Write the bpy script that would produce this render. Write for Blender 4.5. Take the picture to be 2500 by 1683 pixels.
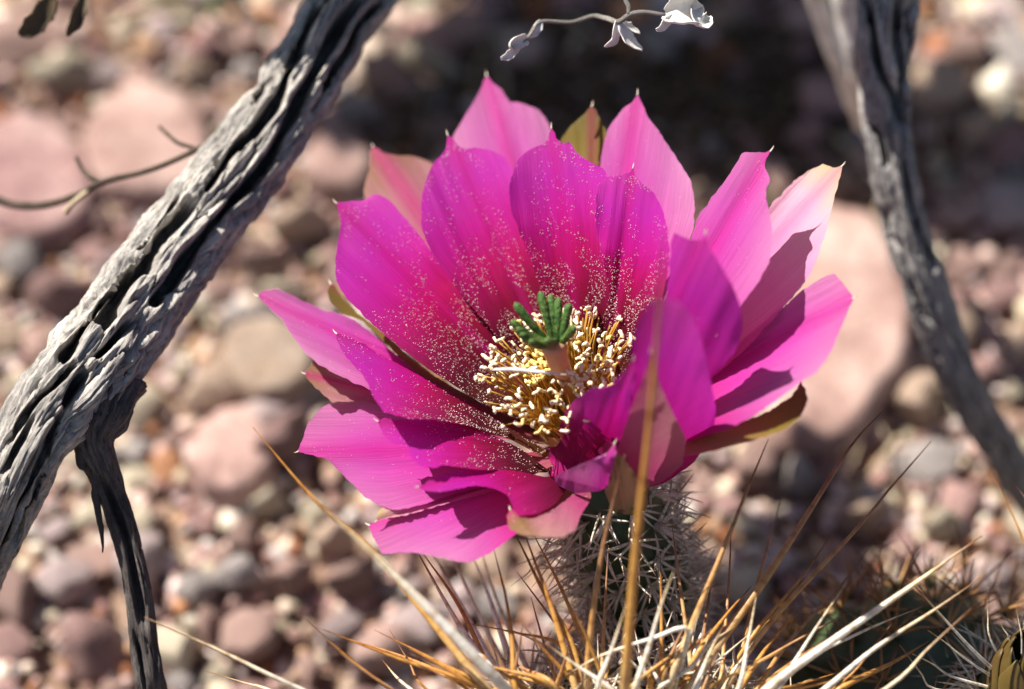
import bpy, bmesh, math, random
import numpy as np
from mathutils import Vector, noise

# ------------------------------------------------------------------ camera, sky, sun, exposure
for o in list(bpy.data.objects):
    bpy.data.objects.remove(o)
scn = bpy.context.scene
rnd = random.Random(7)
U = 5.12e-5                     # metres per photograph pixel in the focal plane
DP = 6944.0                     # camera distance in those pixels (100 mm lens, 36 mm sensor)
PITCH = math.radians(55)
HF = 0.092                      # height of the focal point above the ground
sp, cp = math.sin(PITCH), math.cos(PITCH)
RIGHT = np.array([1.0, 0, 0]); UPV = np.array([0, sp, cp]); BACK = np.array([0, -cp, sp])
FOC = np.array([0, 0, HF])

def W(px, py, z=0.0):
    k = (DP - z) / DP
    return FOC + U * ((px - 1250) * k * RIGHT + (841.5 - py) * k * UPV + z * BACK)

def zground(px, py, hgt=0.0):
    # depth at which the line of sight meets the plane of this height (metres)
    yy = (841.5 - py) * cp
    return (-(HF - hgt) / U - yy) / (sp - yy / DP)

cam_d = bpy.data.cameras.new('camera'); cam = bpy.data.objects.new('camera', cam_d)
scn.collection.objects.link(cam)
cam_d.lens = 100; cam_d.sensor_width = 36; cam_d.clip_start = 0.005; cam_d.clip_end = 100
cam.location = FOC + U * DP * BACK
cam.rotation_euler = (math.pi / 2 - PITCH, 0, 0)
cam_d.dof.use_dof = True; cam_d.dof.focus_distance = U * (DP + 90); cam_d.dof.aperture_fstop = 8.8
cam_d.dof.aperture_blades = 7
scn.camera = cam

SUN = Vector((-0.52, 0.377, 0.766)).normalized()
world = bpy.data.worlds.new('World'); scn.world = world; world.use_nodes = True
wn = world.node_tree.nodes; wl = world.node_tree.links
sky = wn.new('ShaderNodeTexSky'); sky.sky_type = 'NISHITA'; sky.sun_disc = False
sky.sun_elevation = math.asin(SUN.z); sky.sun_rotation = math.atan2(SUN.x, SUN.y)
wn['Background'].inputs['Strength'].default_value = 0.05
wl.new(sky.outputs['Color'], wn['Background'].inputs['Color'])
sun_d = bpy.data.lights.new('sun', 'SUN'); sun = bpy.data.objects.new('sun', sun_d)
scn.collection.objects.link(sun)
sun_d.energy = 5.0; sun_d.angle = math.radians(0.53); sun_d.color = (1.0, 0.955, 0.88)
sun.location = (-0.5, 0.3, 1.0)
sun.rotation_euler = SUN.to_track_quat('Z', 'Y').to_euler()
scn.view_settings.view_transform = 'Standard'; scn.view_settings.look = 'None'
scn.view_settings.exposure = 1.12; scn.view_settings.gamma = 1.0
scn.view_settings.use_curve_mapping = False
scn.render.engine = 'CYCLES'
scn.cycles.transparent_max_bounces = 8; scn.cycles.max_bounces = 8
scn.cycles.transmission_bounces = 6

# ------------------------------------------------------------------ helpers
COL = scn.collection

def finish(o, parent=None, base=None):
    """Put the origin at base, parent with a plain offset (parents are never rotated)."""
    COL.objects.link(o)
    b = np.array(base if base is not None else (0, 0, 0), float)
    if parent is not None:
        o.parent = parent
        o.location = Vector(b) - Vector(parent['_w'])
    else:
        o.location = Vector(b)
    o['_w'] = [float(q) for q in b]
    return o

def mesh_obj(name, verts, faces, mat, parent=None, base=None, smooth=True, uv=None, col=None, mats=None, fmat=None):
    v = np.asarray(verts, float)
    b = np.array(base if base is not None else v.mean(0), float)
    me = bpy.data.meshes.new(name)
    me.from_pydata((v - b).tolist(), [], faces)
    for m in (mats or [mat]):
        me.materials.append(m)
    if fmat is not None:
        me.polygons.foreach_set('material_index', fmat)
    if smooth:
        me.polygons.foreach_set('use_smooth', [True] * len(me.polygons))
    if uv is not None:
        li = np.empty(len(me.loops), dtype=np.int32); me.loops.foreach_get('vertex_index', li)
        lay = me.uv_layers.new(name='UVMap')
        lay.data.foreach_set('uv', np.asarray(uv, np.float32)[li].ravel())
    if col is not None:
        a = me.color_attributes.new('Col', 'FLOAT_COLOR', 'POINT')
        c = np.ones((len(v), 4), np.float32); c[:, :3] = col
        a.data.foreach_set('color', c.ravel())
    me.update()
    o = bpy.data.objects.new(name, me)
    return finish(o, parent, b)

def empty(name, base):
    o = bpy.data.objects.new(name, None); o.empty_display_size = 0.005
    return finish(o, None, base)

def tag(o, label, cat, group=None, kind=None):
    if label: o['label'] = label
    if cat: o['category'] = cat
    if group: o['group'] = group
    if kind: o['kind'] = kind
    return o

def smoothline(P, n):
    """Catmull-Rom through rows of P (any columns), n samples evenly spaced by chord."""
    P = np.asarray(P, float)
    if len(P) == 2:
        t = np.linspace(0, 1, n)[:, None]
        return P[0] * (1 - t) + P[1] * t
    d = np.r_[0, np.cumsum(np.maximum(np.linalg.norm(np.diff(P[:, :3], axis=0), axis=1), 1e-9))]
    Q = np.vstack([2 * P[0] - P[1], P, 2 * P[-1] - P[-2]])
    s = np.linspace(0, d[-1], n); out = np.empty((n, P.shape[1]))
    idx = np.clip(np.searchsorted(d, s, side='right') - 1, 0, len(P) - 2)
    for k in range(n):
        i = idx[k]; t = (s[k] - d[i]) / (d[i + 1] - d[i])
        p0, p1, p2, p3 = Q[i], Q[i + 1], Q[i + 2], Q[i + 3]
        out[k] = 0.5 * (2 * p1 + (p2 - p0) * t + (2 * p0 - 5 * p1 + 4 * p2 - p3) * t * t + (3 * p1 - p0 - 3 * p2 + p3) * t ** 3)
    return out

def polyline(P, n):
    """Straight resampling, keeps corners."""
    P = np.asarray(P, float)
    d = np.r_[0, np.cumsum(np.linalg.norm(np.diff(P, axis=0), axis=1))]
    s = np.linspace(0, d[-1], n)
    return np.stack([np.interp(s, d, P[:, k]) for k in range(P.shape[1])], 1)

def frames(path, ref):
    T = np.gradient(path, axis=0); T /= np.linalg.norm(T, axis=1)[:, None] + 1e-12
    A = np.cross(T, np.asarray(ref)); A /= np.linalg.norm(A, axis=1)[:, None] + 1e-12
    return T, A, np.cross(A, T)

def tube_data(path, rad, n=6, ref=(0.13, 0.21, 0.97), cap=True, voff=0):
    path = np.asarray(path, float); m = len(path)
    rad = np.broadcast_to(np.asarray(rad, float), (m,))
    T, A, Bn = frames(path, ref)
    th = np.arange(n) * 2 * math.pi / n
    V = (path[:, None, :] + rad[:, None, None] * (np.cos(th)[None, :, None] * A[:, None, :] + np.sin(th)[None, :, None] * Bn[:, None, :])).reshape(-1, 3)
    F = []
    for i in range(m - 1):
        for j in range(n):
            a = voff + i * n + j; b = voff + i * n + (j + 1) % n
            F.append((a, b, b + n, a + n))
    if cap:
        F.append(tuple(voff + j for j in range(n))[::-1]); F.append(tuple(voff + (m - 1) * n + j for j in range(n)))
    uv = np.stack(np.meshgrid(np.linspace(0, 1, n), np.linspace(0, 1, m)), -1).reshape(-1, 2)
    return V, F, uv

class Bag:
    """Collects several closed pieces of ONE part into one mesh."""
    def __init__(self): self.V = []; self.F = []; self.M = []; self.C = []; self.n = 0; self.UV = []
    def add(self, V, F, m=0, c=(1, 1, 1), uv=None):
        V = np.asarray(V); k = self.n
        self.V.append(V); self.F += [tuple(i + k for i in f) for f in F]; self.M += [m] * len(F)
        self.C.append(np.broadcast_to(np.asarray(c, float), (len(V), 3))); self.n += len(V)
        self.UV.append(uv if uv is not None else np.zeros((len(V), 2)))
    def build(self, name, mats, parent=None, base=None, smooth=True):
        return mesh_obj(name, np.vstack(self.V), self.F, None, parent, base, smooth, uv=np.vstack(self.UV), col=np.vstack(self.C), mats=mats, fmat=self.M)

# ------------------------------------------------------------------ materials
def mat(name):
    m = bpy.data.materials.new(name); m.use_nodes = True
    nt = m.node_tree; nt.nodes.clear()
    out = nt.nodes.new('ShaderNodeOutputMaterial')
    return m, nt, out

def N(nt, typ, **kw):
    n = nt.nodes.new(typ)
    for k, v in kw.items():
        if k.startswith('i_'):
            n.inputs[k[2:].replace('_', ' ')].default_value = v
        else:
            setattr(n, k, v)
    return n

def ramp(nt, fac, stops, interp='LINEAR'):
    r = nt.nodes.new('ShaderNodeValToRGB'); r.color_ramp.interpolation = interp
    e = r.color_ramp.elements
    while len(e) > 1: e.remove(e[-1])
    for i, (p, c) in enumerate(stops):
        el = e[0] if i == 0 else e.new(p)
        el.position = p; el.color = (*c, 1) if len(c) == 3 else c
    nt.links.new(fac, r.inputs['Fac'])
    return r.outputs['Color']

def mixc(nt, fac, a, b, blend='MIX'):
    m = nt.nodes.new('ShaderNodeMix'); m.data_type = 'RGBA'; m.blend_type = blend
    for sock, v in ((m.inputs[0], fac), (m.inputs[6], a), (m.inputs[7], b)):
        if hasattr(v, 'is_linked'): nt.links.new(v, sock)
        elif isinstance(v, (int, float)): sock.default_value = v
        else: sock.default_value = (*v, 1)
    return m.outputs[2]

def math_n(nt, op, a, b=0.0, clamp=False):
    m = nt.nodes.new('ShaderNodeMath'); m.operation = op; m.use_clamp = clamp
    for i, v in enumerate((a, b)):
        if hasattr(v, 'is_linked'): nt.links.new(v, m.inputs[i])
        else: m.inputs[i].default_value = v
    return m.outputs[0]

def noise_tex(nt, scale, detail=4, vec=None, rough=0.6):
    n = nt.nodes.new('ShaderNodeTexNoise'); n.inputs['Scale'].default_value = scale
    n.inputs['Detail'].default_value = detail; n.inputs['Roughness'].default_value = rough
    if vec is not None: nt.links.new(vec, n.inputs['Vector'])
    return n.outputs['Fac']

def scaled(nt, vec, s):
    m = nt.nodes.new('ShaderNodeMapping'); m.inputs['Scale'].default_value = s
    nt.links.new(vec, m.inputs['Vector']); return m.outputs['Vector']

def bump(nt, h, strength, dist):
    b = nt.nodes.new('ShaderNodeBump'); b.inputs['Strength'].default_value = strength
    b.inputs['Distance'].default_value = dist; nt.links.new(h, b.inputs['Height'])
    return b.outputs['Normal']

def principled(nt, out, col, rough=0.6, spec=0.4, normal=None, sss=0):
    p = nt.nodes.new('ShaderNodeBsdfPrincipled')
    if hasattr(col, 'is_linked'): nt.links.new(col, p.inputs['Base Color'])
    else: p.inputs['Base Color'].default_value = (*col, 1)
    p.inputs['Roughness'].default_value = rough; p.inputs['Specular IOR Level'].default_value = spec
    if normal is not None: nt.links.new(normal, p.inputs['Normal'])
    if out is not None: nt.links.new(p.outputs[0], out.inputs['Surface'])
    return p

def petal_mat(name, stops, rib, rib_w, rib_amt, trans, stripe, streak=(1, 1, 1), rim=None, rim_amt=0.0):
    """stops: colour from base to tip; rib: colour of the mid-rib band."""
    m, nt, out = mat(name)
    uvn = N(nt, 'ShaderNodeUVMap'); uvn.uv_map = 'UVMap'
    sep = N(nt, 'ShaderNodeSeparateXYZ'); nt.links.new(uvn.outputs[0], sep.inputs[0])
    oi = N(nt, 'ShaderNodeObjectInfo')
    off = N(nt, 'ShaderNodeVectorMath', operation='ADD')
    comb = N(nt, 'ShaderNodeCombineXYZ')
    nt.links.new(math_n(nt, 'MULTIPLY', oi.outputs['Random'], 37.0), comb.inputs[0])
    nt.links.new(uvn.outputs[0], off.inputs[0]); nt.links.new(comb.outputs[0], off.inputs[1])
    wv = N(nt, 'ShaderNodeTexNoise'); wv.inputs['Scale'].default_value = 3.5; wv.inputs['Detail'].default_value = 2
    nt.links.new(off.outputs[0], wv.inputs['Vector'])
    ws = N(nt, 'ShaderNodeVectorMath', operation='MULTIPLY_ADD'); nt.links.new(wv.outputs['Color'], ws.inputs[0])
    ws.inputs[1].default_value = (0.09, 0.0, 0.0); nt.links.new(off.outputs[0], ws.inputs[2]); off = ws
    fine = noise_tex(nt, 1, 3, scaled(nt, off.outputs[0], (120, 2.6, 1)))
    mid = noise_tex(nt, 1, 3, scaled(nt, off.outputs[0], (9, 1.6, 1)))
    blot = noise_tex(nt, 1, 3, scaled(nt, off.outputs[0], (3, 3, 1)))
    v = sep.outputs[1]
    vv = math_n(nt, 'ADD', v, math_n(nt, 'MULTIPLY', math_n(nt, 'SUBTRACT', mid, 0.5), 0.10))
    vv = math_n(nt, 'ADD', vv, math_n(nt, 'MULTIPLY', math_n(nt, 'SUBTRACT', blot, 0.5), 0.10))
    c = ramp(nt, vv, stops)
    # mid-rib
    au = math_n(nt, 'ABSOLUTE', math_n(nt, 'SUBTRACT', sep.outputs[0], 0.5))
    k = math_n(nt, 'SUBTRACT', 1.0, math_n(nt, 'DIVIDE', au, rib_w), True)
    k = math_n(nt, 'MULTIPLY', k, math_n(nt, 'MULTIPLY', math_n(nt, 'ADD', mid, 0.3), rib_amt), True)
    c = mixc(nt, k, c, rib)
    if rim:
        ek = math_n(nt, 'MULTIPLY', math_n(nt, 'POWER', math_n(nt, 'MULTIPLY', au, 2.0, True), 1.6), rim_amt)
        ek = math_n(nt, 'MULTIPLY', ek, math_n(nt, 'MULTIPLY', math_n(nt, 'SUBTRACT', v, 0.35), 2.2, True), True)
        c = mixc(nt, ek, c, rim)
    dark = ramp(nt, fine, [(0.3, (1 - stripe,) * 3), (0.62, streak)])
    c = mixc(nt, 1.0, c, dark, 'MULTIPLY')
    nrm = bump(nt, fine, 0.5, 0.0003)
    p = principled(nt, None, c, 0.45, 0.22, nrm)
    p.inputs['Sheen Weight'].default_value = 0.04; p.inputs['Sheen Tint'].default_value = (1, 0.7, 1, 1)
    t = N(nt, 'ShaderNodeBsdfTranslucent'); nt.links.new(c, t.inputs['Color']); nt.links.new(nrm, t.inputs['Normal'])
    mx = N(nt, 'ShaderNodeMixShader'); mx.inputs[0].default_value = trans
    nt.links.new(p.outputs[0], mx.inputs[1]); nt.links.new(t.outputs[0], mx.inputs[2])
    nt.links.new(mx.outputs[0], out.inputs['Surface'])
    return m

M = {}
M['inner'] = petal_mat('petal_magenta', [(0.0, (0.40, 0.23, 0.03)), (0.13, (0.18, 0.05, 0.015)), (0.33, (0.10, 0.001, 0.012)), (0.46, (0.26, 0.001, 0.035)), (0.58, (0.47, 0.001, 0.11)), (0.70, (0.51, 0.005, 0.26)), (0.83, (0.48, 0.018, 0.36)), (0.99, (0.51, 0.04, 0.34))],
                       (0.46, 0.002, 0.17), 0.10, 0.6, 0.47, 0.24, rim=(0.54, 0.035, 0.42), rim_amt=0.45)
M['outer'] = petal_mat('petal_pale_pink', [(0.0, (0.30, 0.12, 0.04)), (0.25, (0.52, 0.02, 0.17)), (0.5, (0.54, 0.02, 0.33)), (0.75, (0.51, 0.06, 0.38)), (0.97, (0.50, 0.11, 0.33))],
                       (0.55, 0.015, 0.27), 0.13, 0.8, 0.45, 0.28, rim=(0.58, 0.26, 0.43), rim_amt=0.8)
M['tan'] = petal_mat('petal_tan_pink', [(0.0, (0.30, 0.15, 0.05)), (0.3, (0.50, 0.06, 0.20)), (0.6, (0.44, 0.11, 0.21)), (0.85, (0.40, 0.16, 0.18)), (0.98, (0.24, 0.13, 0.04))],
                     (0.46, 0.012, 0.17), 0.16, 0.95, 0.42, 0.24, rim=(0.42, 0.22, 0.20), rim_amt=0.8)
M['blush'] = petal_mat('petal_blush', [(0.0, (0.34, 0.16, 0.06)), (0.3, (0.62, 0.06, 0.28)), (0.6, (0.66, 0.17, 0.42)), (0.85, (0.70, 0.38, 0.48)), (0.98, (0.56, 0.42, 0.22))],
                       (0.60, 0.09, 0.30), 0.14, 0.6, 0.42, 0.18)
M['olive'] = petal_mat('sepal_olive', [(0.0, (0.10, 0.08, 0.03)), (0.3, (0.30, 0.11, 0.08)), (0.6, (0.20, 0.11, 0.035)), (0.82, (0.18, 0.125, 0.018)), (1.0, (0.10, 0.07, 0.010))],
                       (0.28, 0.04, 0.06), 0.14, 0.75, 0.30, 0.2)
M['brown'] = petal_mat('sepal_shaded_brown', [(0.0, (0.09, 0.06, 0.03)), (0.3, (0.17, 0.08, 0.05)), (0.7, (0.21, 0.10, 0.06)), (1.0, (0.16, 0.09, 0.03))],
                       (0.16, 0.05, 0.04), 0.14, 0.6, 0.28, 0.25)  # olive front sepal with its shade put into a darker brown

def plain_mat(name, c1, c2, scale, rough=0.6, spec=0.35, bstr=0.3, bdist=0.0002, trans=0.0, stretch=None):
    m, nt, out = mat(name)
    tc = N(nt, 'ShaderNodeTexCoord')
    vec = tc.outputs['Object'] if stretch is None else scaled(nt, tc.outputs['Object'], stretch)
    f = noise_tex(nt, scale, 4, vec)
    c = ramp(nt, f, [(0.3, c1), (0.7, c2)])
    nrm = bump(nt, f, bstr, bdist)
    p = principled(nt, out, c, rough, spec, nrm)
    if trans:
        t = N(nt, 'ShaderNodeBsdfTranslucent'); nt.links.new(c, t.inputs['Color'])
        mx = N(nt, 'ShaderNodeMixShader'); mx.inputs[0].default_value = trans
        nt.links.new(p.outputs[0], mx.inputs[1]); nt.links.new(t.outputs[0], mx.inputs[2])
        nt.links.new(mx.outputs[0], out.inputs['Surface'])
    return m

M['stigma'] = plain_mat('stigma_green', (0.024, 0.065, 0.010), (0.075, 0.155, 0.030), 1800, 0.6, 0.3, 0.9, 0.0003)
M['style'] = plain_mat('style_cream', (0.62, 0.36, 0.17), (0.72, 0.44, 0.25), 300, 0.5, 0.4, 0.2, 0.0002, 0.3)
M['anther'] = plain_mat('anther_cream', (0.72, 0.55, 0.30), (0.90, 0.81, 0.62), 1500, 0.8, 0.2, 0.9, 0.0003)
M['anther_yellow'] = plain_mat('anther_yellow', (0.74, 0.50, 0.12), (0.85, 0.66, 0.25), 1500, 0.8, 0.2, 0.9, 0.0003)
M['filament'] = plain_mat('filament_gold', (0.55, 0.28, 0.03), (0.72, 0.46, 0.08), 400, 0.4, 0.5, 0.1, 0.0001, 0.4)
M['throat'] = plain_mat('throat_gold', (0.50, 0.34, 0.04), (0.68, 0.50, 0.12), 260, 0.32, 0.6, 0.3, 0.0002, 0.3)
M['pollen'] = plain_mat('pollen', (0.68, 0.46, 0.42), (0.84, 0.68, 0.64), 900, 0.8, 0.2, 0.1, 0.0001)
M['stem'] = plain_mat('cactus_skin', (0.02, 0.038, 0.012), (0.05, 0.075, 0.028), 350, 0.5, 0.4, 0.3, 0.0003)
M['wool'] = plain_mat('areole_wool', (0.45, 0.38, 0.28), (0.66, 0.60, 0.50), 2500, 0.9, 0.1, 1.0, 0.0006)

def spine_mat(name, stops, rough=0.42):
    m, nt, out = mat(name)
    uvn = N(nt, 'ShaderNodeUVMap'); uvn.uv_map = 'UVMap'
    sep = N(nt, 'ShaderNodeSeparateXYZ'); nt.links.new(uvn.outputs[0], sep.inputs[0])
    oi = N(nt, 'ShaderNodeObjectInfo')
    tc = N(nt, 'ShaderNodeTexCoord')
    nz = noise_tex(nt, 700, 3, tc.outputs['Object'])
    v = math_n(nt, 'ADD', sep.outputs[1], math_n(nt, 'MULTIPLY', math_n(nt, 'SUBTRACT', oi.outputs['Random'], 0.5), 0.22))
    c = ramp(nt, v, stops)
    c = mixc(nt, 1.0, c, ramp(nt, nz, [(0.25, (0.72, 0.66, 0.58)), (0.6, (1, 1, 1))]), 'MULTIPLY')
    bn = N(nt, 'ShaderNodeTexNoise'); bn.noise_dimensions = '1D'; bn.inputs['Scale'].default_value = 26; bn.inputs['Detail'].default_value = 3
    nt.links.new(math_n(nt, 'ADD', sep.outputs[1], math_n(nt, 'MULTIPLY', oi.outputs['Random'], 50.0)), bn.inputs['W'])
    c = mixc(nt, 1.0, c, ramp(nt, bn.outputs['Fac'], [(0.30, (0.72, 0.62, 0.52)), (0.52, (1, 1, 1))]), 'MULTIPLY')
    p = principled(nt, None, c, rough, 0.5, bump(nt, nz, 0.4, 0.0002))
    t = N(nt, 'ShaderNodeBsdfTranslucent'); nt.links.new(c, t.inputs['Color'])
    mx = N(nt, 'ShaderNodeMixShader'); mx.inputs[0].default_value = 0.25
    nt.links.new(p.outputs[0], mx.inputs[1]); nt.links.new(t.outputs[0], mx.inputs[2])
    nt.links.new(mx.outputs[0], out.inputs['Surface'])
    return m
M['spine_gold'] = spine_mat('spine_golden', [(0.0, (0.84, 0.66, 0.36)), (0.3, (0.72, 0.40, 0.10)), (0.8, (0.50, 0.22, 0.045)), (1.0, (0.12, 0.045, 0.02))])
M['spine_white'] = spine_mat('spine_ivory', [(0.0, (0.88, 0.78, 0.56)), (0.5, (0.92, 0.88, 0.80)), (0.8, (0.86, 0.72, 0.46)), (1.0, (0.30, 0.14, 0.05))])
M['spine_brown'] = spine_mat('spine_brown', [(0.0, (0.82, 0.68, 0.44)), (0.25, (0.66, 0.38, 0.13)), (0.7, (0.42, 0.21, 0.10)), (1.0, (0.10, 0.04, 0.02))])
M['bristle'] = spine_mat('bristle_pale', [(0.0, (0.90, 0.86, 0.76)), (0.7, (0.84, 0.76, 0.62)), (1.0, (0.24, 0.12, 0.08))])

def wood_mat(name, lo, mid, hi):
    m, nt, out = mat(name)
    uvn = N(nt, 'ShaderNodeUVMap'); uvn.uv_map = 'UVMap'
    tc = N(nt, 'ShaderNodeTexCoord')
    grain = noise_tex(nt, 1, 5, scaled(nt, uvn.outputs[0], (60, 26, 1)), 0.65)
    fine = noise_tex(nt, 1, 4, scaled(nt, uvn.outputs[0], (95, 150, 1)), 0.7)
    blot = noise_tex(nt, 160, 4, tc.outputs['Object'], 0.6)
    k = math_n(nt, 'ADD', math_n(nt, 'MULTIPLY', grain, 0.55), math_n(nt, 'MULTIPLY', blot, 0.45))
    c = ramp(nt, k, [(0.30, lo), (0.48, mid), (0.66, hi)])
    c = mixc(nt, 1.0, c, ramp(nt, fine, [(0.32, (0.42, 0.38, 0.35)), (0.50, (1, 1, 1))]), 'MULTIPLY')
    h = math_n(nt, 'ADD', math_n(nt, 'MULTIPLY', grain, 0.7), math_n(nt, 'MULTIPLY', fine, 0.5))
    principled(nt, out, c, 0.75, 0.25, bump(nt, h, 0.9, 0.0007))
    return m
M['wood'] = wood_mat('weathered_wood', (0.12, 0.105, 0.09), (0.30, 0.275, 0.25), (0.60, 0.55, 0.48))
M['wood_dark'] = wood_mat('dark_bark', (0.035, 0.028, 0.026), (0.09, 0.075, 0.07), (0.20, 0.17, 0.15))
M['wood_grey'] = wood_mat('grey_bark', (0.10, 0.095, 0.09), (0.27, 0.26, 0.25), (0.54, 0.51, 0.47))
M['twig'] = plain_mat('twig_brown', (0.035, 0.025, 0.02), (0.10, 0.07, 0.05), 500, 0.8, 0.2, 0.6, 0.0004)
M['dryleaf'] = plain_mat('dry_leaf', (0.52, 0.49, 0.45), (0.84, 0.81, 0.77), 260, 0.7, 0.2, 0.6, 0.0004, 0.2)
M['straw'] = plain_mat('dry_straw', (0.30, 0.22, 0.13), (0.55, 0.44, 0.30), 300, 0.75, 0.2, 0.4, 0.0003)
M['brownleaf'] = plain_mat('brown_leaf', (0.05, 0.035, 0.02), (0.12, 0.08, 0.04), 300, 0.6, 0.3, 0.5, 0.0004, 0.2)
M['greenleaf'] = plain_mat('green_leaf', (0.05, 0.09, 0.02), (0.10, 0.16, 0.04), 300, 0.6, 0.3, 0.3, 0.0003, 0.3)

def rock_mat(name, a, b, c3, attr=False):
    m, nt, out = mat(name)
    tc = N(nt, 'ShaderNodeTexCoord'); oi = N(nt, 'ShaderNodeObjectInfo')
    n1 = noise_tex(nt, 95, 5, tc.outputs['Object'], 0.6)
    n2 = noise_tex(nt, 900, 5, tc.outputs['Object'], 0.7)
    if attr:
        ca = N(nt, 'ShaderNodeVertexColor'); ca.layer_name = 'Col'; base = ca.outputs['Color']
    else:
        base = ramp(nt, n1, [(0.30, a), (0.50, b), (0.70, c3)])
        br = math_n(nt, 'ADD', math_n(nt, 'MULTIPLY', oi.outputs['Random'], 0.55), 0.60)
        g = N(nt, 'ShaderNodeCombineColor')
        for i in range(3): nt.links.new(br, g.inputs[i])
        base = mixc(nt, 1.0, base, g.outputs[0], 'MULTIPLY')
    base = mixc(nt, 1.0, base, ramp(nt, n2, [(0.28, (0.62, 0.58, 0.56)), (0.58, (1.05, 1.03, 1.0))]), 'MULTIPLY')
    h = math_n(nt, 'ADD', math_n(nt, 'MULTIPLY', n1, 0.6), math_n(nt, 'MULTIPLY', n2, 0.35))
    principled(nt, out, base, 0.85, 0.25, bump(nt, h, 0.7, 0.0012))
    return m
ROCK = {
 'pink': ((0.30, 0.175, 0.15), (0.50, 0.33, 0.285), (0.66, 0.49, 0.43)),
 'mauve': ((0.30, 0.17, 0.16), (0.44, 0.27, 0.25), (0.58, 0.41, 0.37)),
 'tan': ((0.42, 0.28, 0.20), (0.57, 0.42, 0.32), (0.68, 0.55, 0.44)),
 'cream': ((0.50, 0.42, 0.30), (0.66, 0.57, 0.43), (0.74, 0.68, 0.56)),
 'lavender': ((0.42, 0.32, 0.32), (0.58, 0.46, 0.45), (0.70, 0.60, 0.58)),
 'rust': ((0.36, 0.15, 0.07), (0.50, 0.25, 0.13), (0.60, 0.37, 0.23)),
 'grey': ((0.30, 0.26, 0.25), (0.48, 0.43, 0.41), (0.64, 0.58, 0.55)),
}
SLABROCK = {'slabpink': ((0.25, 0.15, 0.13), (0.38, 0.25, 0.22), (0.50, 0.37, 0.33)), 'slabmauve': ((0.20, 0.11, 0.11), (0.31, 0.19, 0.18), (0.42, 0.29, 0.27)), 'slabtan': ((0.30, 0.21, 0.15), (0.42, 0.32, 0.25), (0.54, 0.44, 0.36))}
for k, v in SLABROCK.items(): M['rock_' + k] = rock_mat('rock_' + k, *v)
for k, v in ROCK.items(): M['rock_' + k] = rock_mat('rock_' + k, *v)
M['gravel'] = rock_mat('gravel_mixed', (0, 0, 0), (0, 0, 0), (0, 0, 0), True)

def soil_mat():
    m, nt, out = mat('gritty_soil')
    tc = N(nt, 'ShaderNodeTexCoord')
    a = noise_tex(nt, 60, 6, tc.outputs['Object'], 0.65); b = noise_tex(nt, 700, 5, tc.outputs['Object'], 0.7)
    c = ramp(nt, a, [(0.3, (0.22, 0.14, 0.10)), (0.5, (0.34, 0.23, 0.17)), (0.7, (0.42, 0.31, 0.24))])
    c = mixc(nt, 1.0, c, ramp(nt, b, [(0.3, (0.5, 0.46, 0.44)), (0.6, (1.1, 1.05, 1.0))]), 'MULTIPLY')
    h = math_n(nt, 'ADD', a, math_n(nt, 'MULTIPLY', b, 0.5))
    principled(nt, out, c, 0.95, 0.1, bump(nt, h, 0.9, 0.003))
    return m
M['soil'] = soil_mat()

# ------------------------------------------------------------------ ground
def gz(x, y):
    return 0.0022 * noise.noise((x * 22, y * 22, 0.3)) + 0.0012 * noise.noise((x * 70, y * 70, 4.1))
n = 150
t = np.linspace(-1, 1, n); warp = 0.32 * t + 11.0 * t ** 9
V = []; F = []
for j in range(n):
    for i in range(n):
        x, y = warp[i], warp[j] + 0.06
        V.append((x, y, gz(x, y) - 0.0015))
for j in range(n - 1):
    for i in range(n - 1):
        a = j * n + i; F.append((a, a + 1, a + 1 + n, a + n))
g = mesh_obj('ground', V, F, M['soil'], base=(0, 0, 0)); tag(g, 'gritty reddish desert soil under the gravel', 'ground', kind='structure')

def rock_mesh(seed, sub, ncut, flat=1.0):
    r = random.Random(seed)
    bm = bmesh.new(); bmesh.ops.create_icosphere(bm, subdivisions=sub, radius=1.0)
    cuts = []
    for _ in range(ncut):
        d = Vector((r.gauss(0, 1), r.gauss(0, 1), r.gauss(0, 1))).normalized()
        cuts.append((d, r.uniform(0.46, 0.82)))
    for v in bm.verts:
        p = v.co.copy()
        for d, h in cuts:
            e = p.dot(d) - h
            if e > 0: p -= d * e * 0.93
        p *= 1 + 0.10 * noise.noise(p * 1.7 + Vector((seed * 3.1, 0, 0))) + 0.035 * noise.noise(p * 6 + Vector((0, seed * 2.3, 0)))
        v.co = p
    V = np.array([v.co[:] for v in bm.verts]); F = [tuple(v.index for v in f.verts) for f in bm.faces]
    bm.free(); V -= (V.max(0) + V.min(0)) / 2
    return V / np.abs(V).max(0), F

NB = 10
BASES = [rock_mesh(100 + k, 3, 13) for k in range(NB)]
LOW = [rock_mesh(200 + k, 1, 6) for k in range(NB)]
pebble_mesh = {}
def get_pebble(k, cls):
    if (k, cls) not in pebble_mesh:
        me = bpy.data.meshes.new('pebble'); me.from_pydata(BASES[k][0].tolist(), [], BASES[k][1])
        me.polygons.foreach_set('use_smooth', [True] * len(me.polygons))
        me.materials.append(M['rock_' + cls]); pebble_mesh[(k, cls)] = me
    return pebble_mesh[(k, cls)]

placed = []          # x, y, r
def put_stone(name, x, y, z, sx, sy, sz, rz, cls, label, cat, group=None, k=None, tilt=0.25):
    k = rnd.randrange(NB) if k is None else k
    o = bpy.data.objects.new(name, get_pebble(k, cls)); COL.objects.link(o)
    o.location = (x, y, z); o.scale = (sx, sy, sz)
    o.rotation_euler = (rnd.uniform(-tilt, tilt), rnd.uniform(-tilt, tilt), rz)
    tag(o, label, cat, group); placed.append((x, y, (sx + sy) / 2))
    return o

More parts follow.
